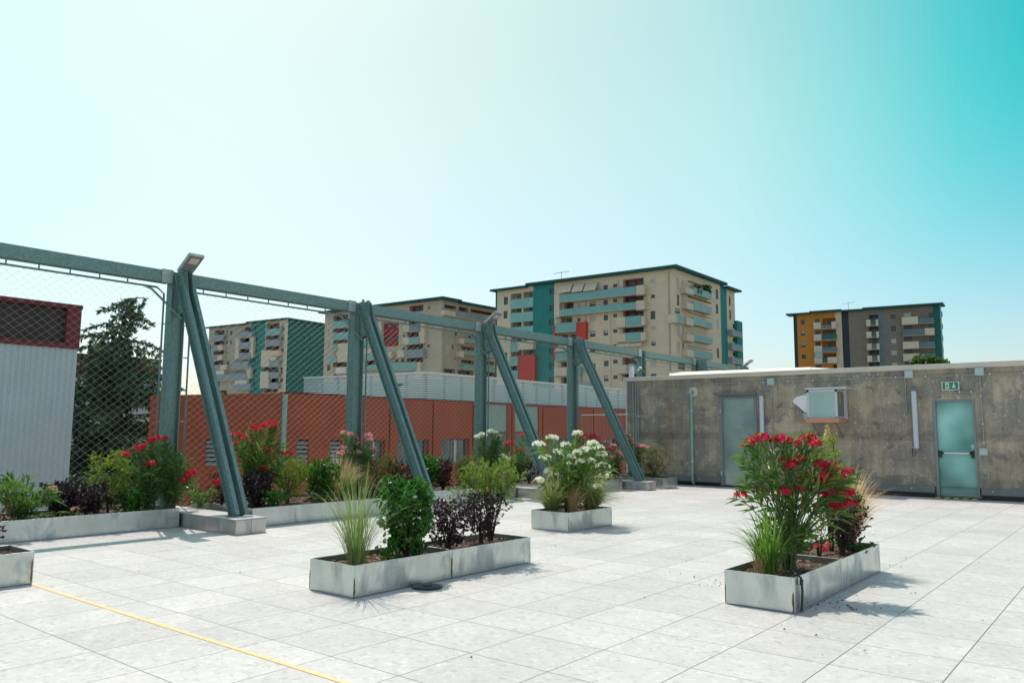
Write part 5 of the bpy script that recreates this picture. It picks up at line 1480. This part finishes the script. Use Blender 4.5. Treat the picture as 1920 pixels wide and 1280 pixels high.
ol(668, -11.4, 806, 'pink oleander standing in front of the second post', [(646, 812), (655, 816), (662, 822), (668, 832), (690, 818), (692, 826), (660, 848), (642, 842), (698, 842), (672, 850), (640, 850)], 'petal_pink', 34, 67, stems=20, crad=.07)
bs('russet', 715, -11.2, 858, 36, 'olive and russet nandina right of the pink oleander at the second post', 68)
bs('wine', 756, -10.9, 868, 32, 'wine coloured shrub left of the second brace', 69)
ol(700, -10.5, 900, 'low pink oleander partly behind the glossy bush, at the second plinth', [(706, 912), (690, 925), (716, 905)], 'petal_pink', 22, 70, stems=10, crad=.05, cn=6)
bs('pitto', 800, -11.1, 858, 25, 'glossy green bush right of the second brace', 71)
bs('wine', 830, -11.0, 862, 23, 'wine coloured shrub between glossy bush and russet nandina by the third post', 72)
bs('russet', 873, -11.1, 855, 33, 'russet topped nandina just left of the third post', 73)
ol(922, -11.2, 806, 'white oleander standing in front of the third post', [(897, 820), (905, 816), (920, 810), (928, 812), (934, 820), (905, 876), (900, 868), (950, 860), (943, 856), (935, 826)], 'petal_white', 34, 74, stems=18, crad=.07)
ol(966, -11.3, 818, 'red oleander behind the third brace', [(948, 836), (954, 832), (982, 816), (990, 818), (975, 845)], 'petal_red', 28, 75, stems=16, crad=.07)
bs('purple', 992, -11.0, 868, 22, 'dark shrub behind the third brace foot', 76, 900)
ol(1100, -11.1, 815, 'red oleander behind the top of the white oleander', [(1093, 818), (1105, 822), (1118, 824), (1128, 826), (1136, 834), (1112, 818), (1140, 840), (1085, 822), (1146, 845)], 'petal_red', 40, 77, stems=16, crad=.09)
ol(1152, -10.7, 832, 'pink oleander left of the brace nearest the hut', [(1150, 836), (1156, 846), (1166, 856), (1160, 850), (1148, 858)], 'petal_pink', 24, 78, stems=12, crad=.09)
bs('wine', 1148, -10.4, 868, 27, 'wine coloured shrub right of the white oleander, by the nearest brace to the hut', 79, 1000)
ol(1190, -10.3, 818, 'pink oleander between the last brace and the concrete hut', [(1177, 818), (1182, 828), (1196, 836), (1205, 838), (1213, 842)], 'petal_pink', 26, 80, stems=16, crad=.09) if False else None
b_ = V((-10.55, 18.1, .21))
oleander(b_, 'pink oleander between the last brace and the concrete hut', [(1177, 815), (1181, 824), (1184, 832), (1194, 834), (1203, 836), (1212, 840), (1200, 838)], 'petal_pink', 1.0, .35, 16, 80, 'leaf_dk', False, group=OG, crad=.08)
b_ = V((-9.95, 18.1, .21)); bush('n', 'nandina', b_, 'dark green rounded nandina in the planter against the concrete hut', .78, .40, 2600, .055, .02, 'nandina2', 81, 'feathery nandinas', trunk_h=.06, clumps=40, round_=False, shell=.2)

# --- fallen petals and leaves around the planters
FP = [(1342, 1087), (1338, 1091), (1350, 1092), (1335, 1099), (1349, 1098), (1326, 1096), (1330, 1085), (1352, 1095), (1312, 1097), (1302, 1081), (1507, 1147), (1530, 1141), (1533, 1133), (1520, 1137), (1560, 1138), (1566, 1137), (1575, 1139), (1590, 1135), (1595, 1139), (1600, 1142), (1606, 1141), (1580, 1125), (1585, 1122), (1575, 1118), (1605, 1112), (1570, 1128), (1545, 1126), (1556, 1130),
      (1542, 1228), (1621, 1219), (1471, 1179), (1530, 1190), (1836, 1054), (1708, 1112), (1716, 1111), (1668, 1060), (1690, 1063), (1638, 1002), (1721, 985), (1750, 1005), (1698, 1045), (1209, 1120), (1256, 1073), (1276, 1076), (1041, 1023), (967, 1011), (977, 987), (1268, 1019), (450, 1072), (260, 1071), (1287, 1052), (1843, 1162), (1640, 1138), (1652, 1140), (884 , 1232)]
rr = random.Random(5)
for i, (px, py) in enumerate(FP):
    c = onZ(px, py, .012); q = MB(); a = rr.uniform(0, 6.28); l = rr.uniform(.008, .02) if 10 < i < 26 else rr.uniform(.006, .013)
    u = V((math.cos(a), math.sin(a), rr.uniform(-.2, .2)))*l; v_ = V((-math.sin(a), math.cos(a), rr.uniform(.1, .5)))*l*.6
    q.face([c-u, c-v_*.9+u*.1, c+u, c+v_+UZ*.006]); q.face([c-u*.6, c+v_*1.2+UZ*.004, c+u*.7+UZ*.01])
    tag(q.build('fallen_petal', M['litter'] if i not in (20, 28) else M['petal_red']), ('bright red petal lying near the red oleander planter' if i in (20, 28) else 'dry dark petal on the pale paving left of the red oleander planter' if i < 10 else 'dry dark petal on the paving in the shade of the red oleander planter' if i < 28 else 'lone dry petal scattered on the open pale paving'), 'petal', 'petals fallen on the paving')

# ------------------------------------------------------------------ trees beyond
def cedar(px, dist, top_py, lab):
    d = ray(px, 800); h = V((d.x, d.y, 0)).normalized(); base = V((h.x*dist, h.y*dist, GZ)); r = random.Random(12)
    topz = onP(px, top_py, base, h).z; H = topz-GZ; p = thing('cedar_tree', base, lab, 'tree')
    side = V((-h.y, h.x, 0)); side = side if side.dot(RH) > 0 else -side
    pts = []
    for i in range(15): t = i/14; pts.append(base+UZ*(H*t*.985)+side*(.55*t**3+.12*math.sin(t*7)))
    pts.append(base+UZ*(H*.99)+side*1.15)
    MB().tube(pts, [.34*(1-t/15)+.02 for t in range(16)], 9).build('trunk', M['trunk'], p, smooth=True)
    br = MB(); nd = MB()
    def spray(q, ax, s):   # hanging tuft of needle twigs
        for k in range(7):
            d_ = (ax*.8+rv(r, .75)-UZ*r.uniform(.0, .75)).normalized(); e = q+d_*s*r.uniform(.5, 1.1); w_ = d_.cross(rv(r)).normalized()*s*.12
            n = len(nd.v); nd.v += [q-w_*.5, q+w_*.5, q+(e-q)*.6+w_, e, q+(e-q)*.6-w_]; nd.f.append((n, n+1, n+2, n+3, n+4))
    nb = 160
    for i in range(nb):
        t = 1-(i/nb)*.72; z = t*(H*.985); k = min(13, int(t*14)); f = t*14-k; o = pts[k]*(1-f)+pts[k+1]*f
        dn = topz-(GZ+z); L = min(4.8, .2+dn*.66)*r.choice((.25, .5, .8, 1.05, 1.3))*r.uniform(.85, 1.1); a = i*2.4+r.uniform(-.4, .4); od = V((math.cos(a), math.sin(a), 0))
        rise = r.uniform(.05, .3); e = o+od*L+UZ*(L*(rise-.26)-.05); m_ = o+od*L*.5+UZ*(L*rise*1.0)
        bp = bez(o, m_, e, 6); br.tube(bp, [.035*(1-j/7)*min(1, L/2)+.008 for j in range(7)], 4)
        ns = max(6, int(L*24))
        for j in range(ns):
            tt = .12+.88*(j/ns); q = o*(1-tt)**2+m_*2*tt*(1-tt)+e*tt*tt; lat = V((-od.y, od.x, 0))*r.choice((-1, 1))
            w_ = L*.34*(1.05-tt)+.12; q2 = q+lat*r.uniform(0, w_)+UZ*r.uniform(-.06, .03); spray(q2, (od*.6+lat*.5-UZ*.1).normalized(), r.uniform(.14, .26))
            if r.random() < .45 and dn > 2: spray(q2-UZ*r.uniform(.1, .5), -UZ, .34)
        spray(e, od-UZ*.2, .26)
    for i in range(26): t = i/25; spray(pts[12]*(1-t)+pts[15]*t, side+rv(r, .8), .24)
    br.build('branches', M['trunk'], p); nd.build('crown', M['cedar'], p)
cedar(192, 34, 545, 'tall dark cedar with drooping tip between the corrugated building and the red one')
def broadleaf(c, rad, hh, lab, seed):
    base = V((c.x, c.y, GZ)); p = thing('tree', base, lab, 'tree'); r = random.Random(seed)
    st = MB(); st.tube([base, base+UZ*(c.z-GZ)*.6, c], [.3, .22, .08], 8); lf = MB()
    for i in range(34):
        d = rv(r).normalized(); k = c+V((d.x*rad*.8, d.y*rad*.8, d.z*hh*.75)); st.tube([c-UZ*hh*.6, c+(k-c)*.5, k], [.08, .05, .02], 4)
        for j in range(110):
            q = k+rv(r).normalized()*r.uniform(.1, .33)*rad; leaf(lf, q, rv(r), .34, .22, 0, r)
    st.build('trunk', M['trunk'], p); lf.build('crown', M['treeleaf'], p)
c_ = CAM+ray(1742, 688)*(75/FPX); broadleaf(c_, 1.7, .9, 'leafy tree top showing above the hut roof in front of the grey block', 4)
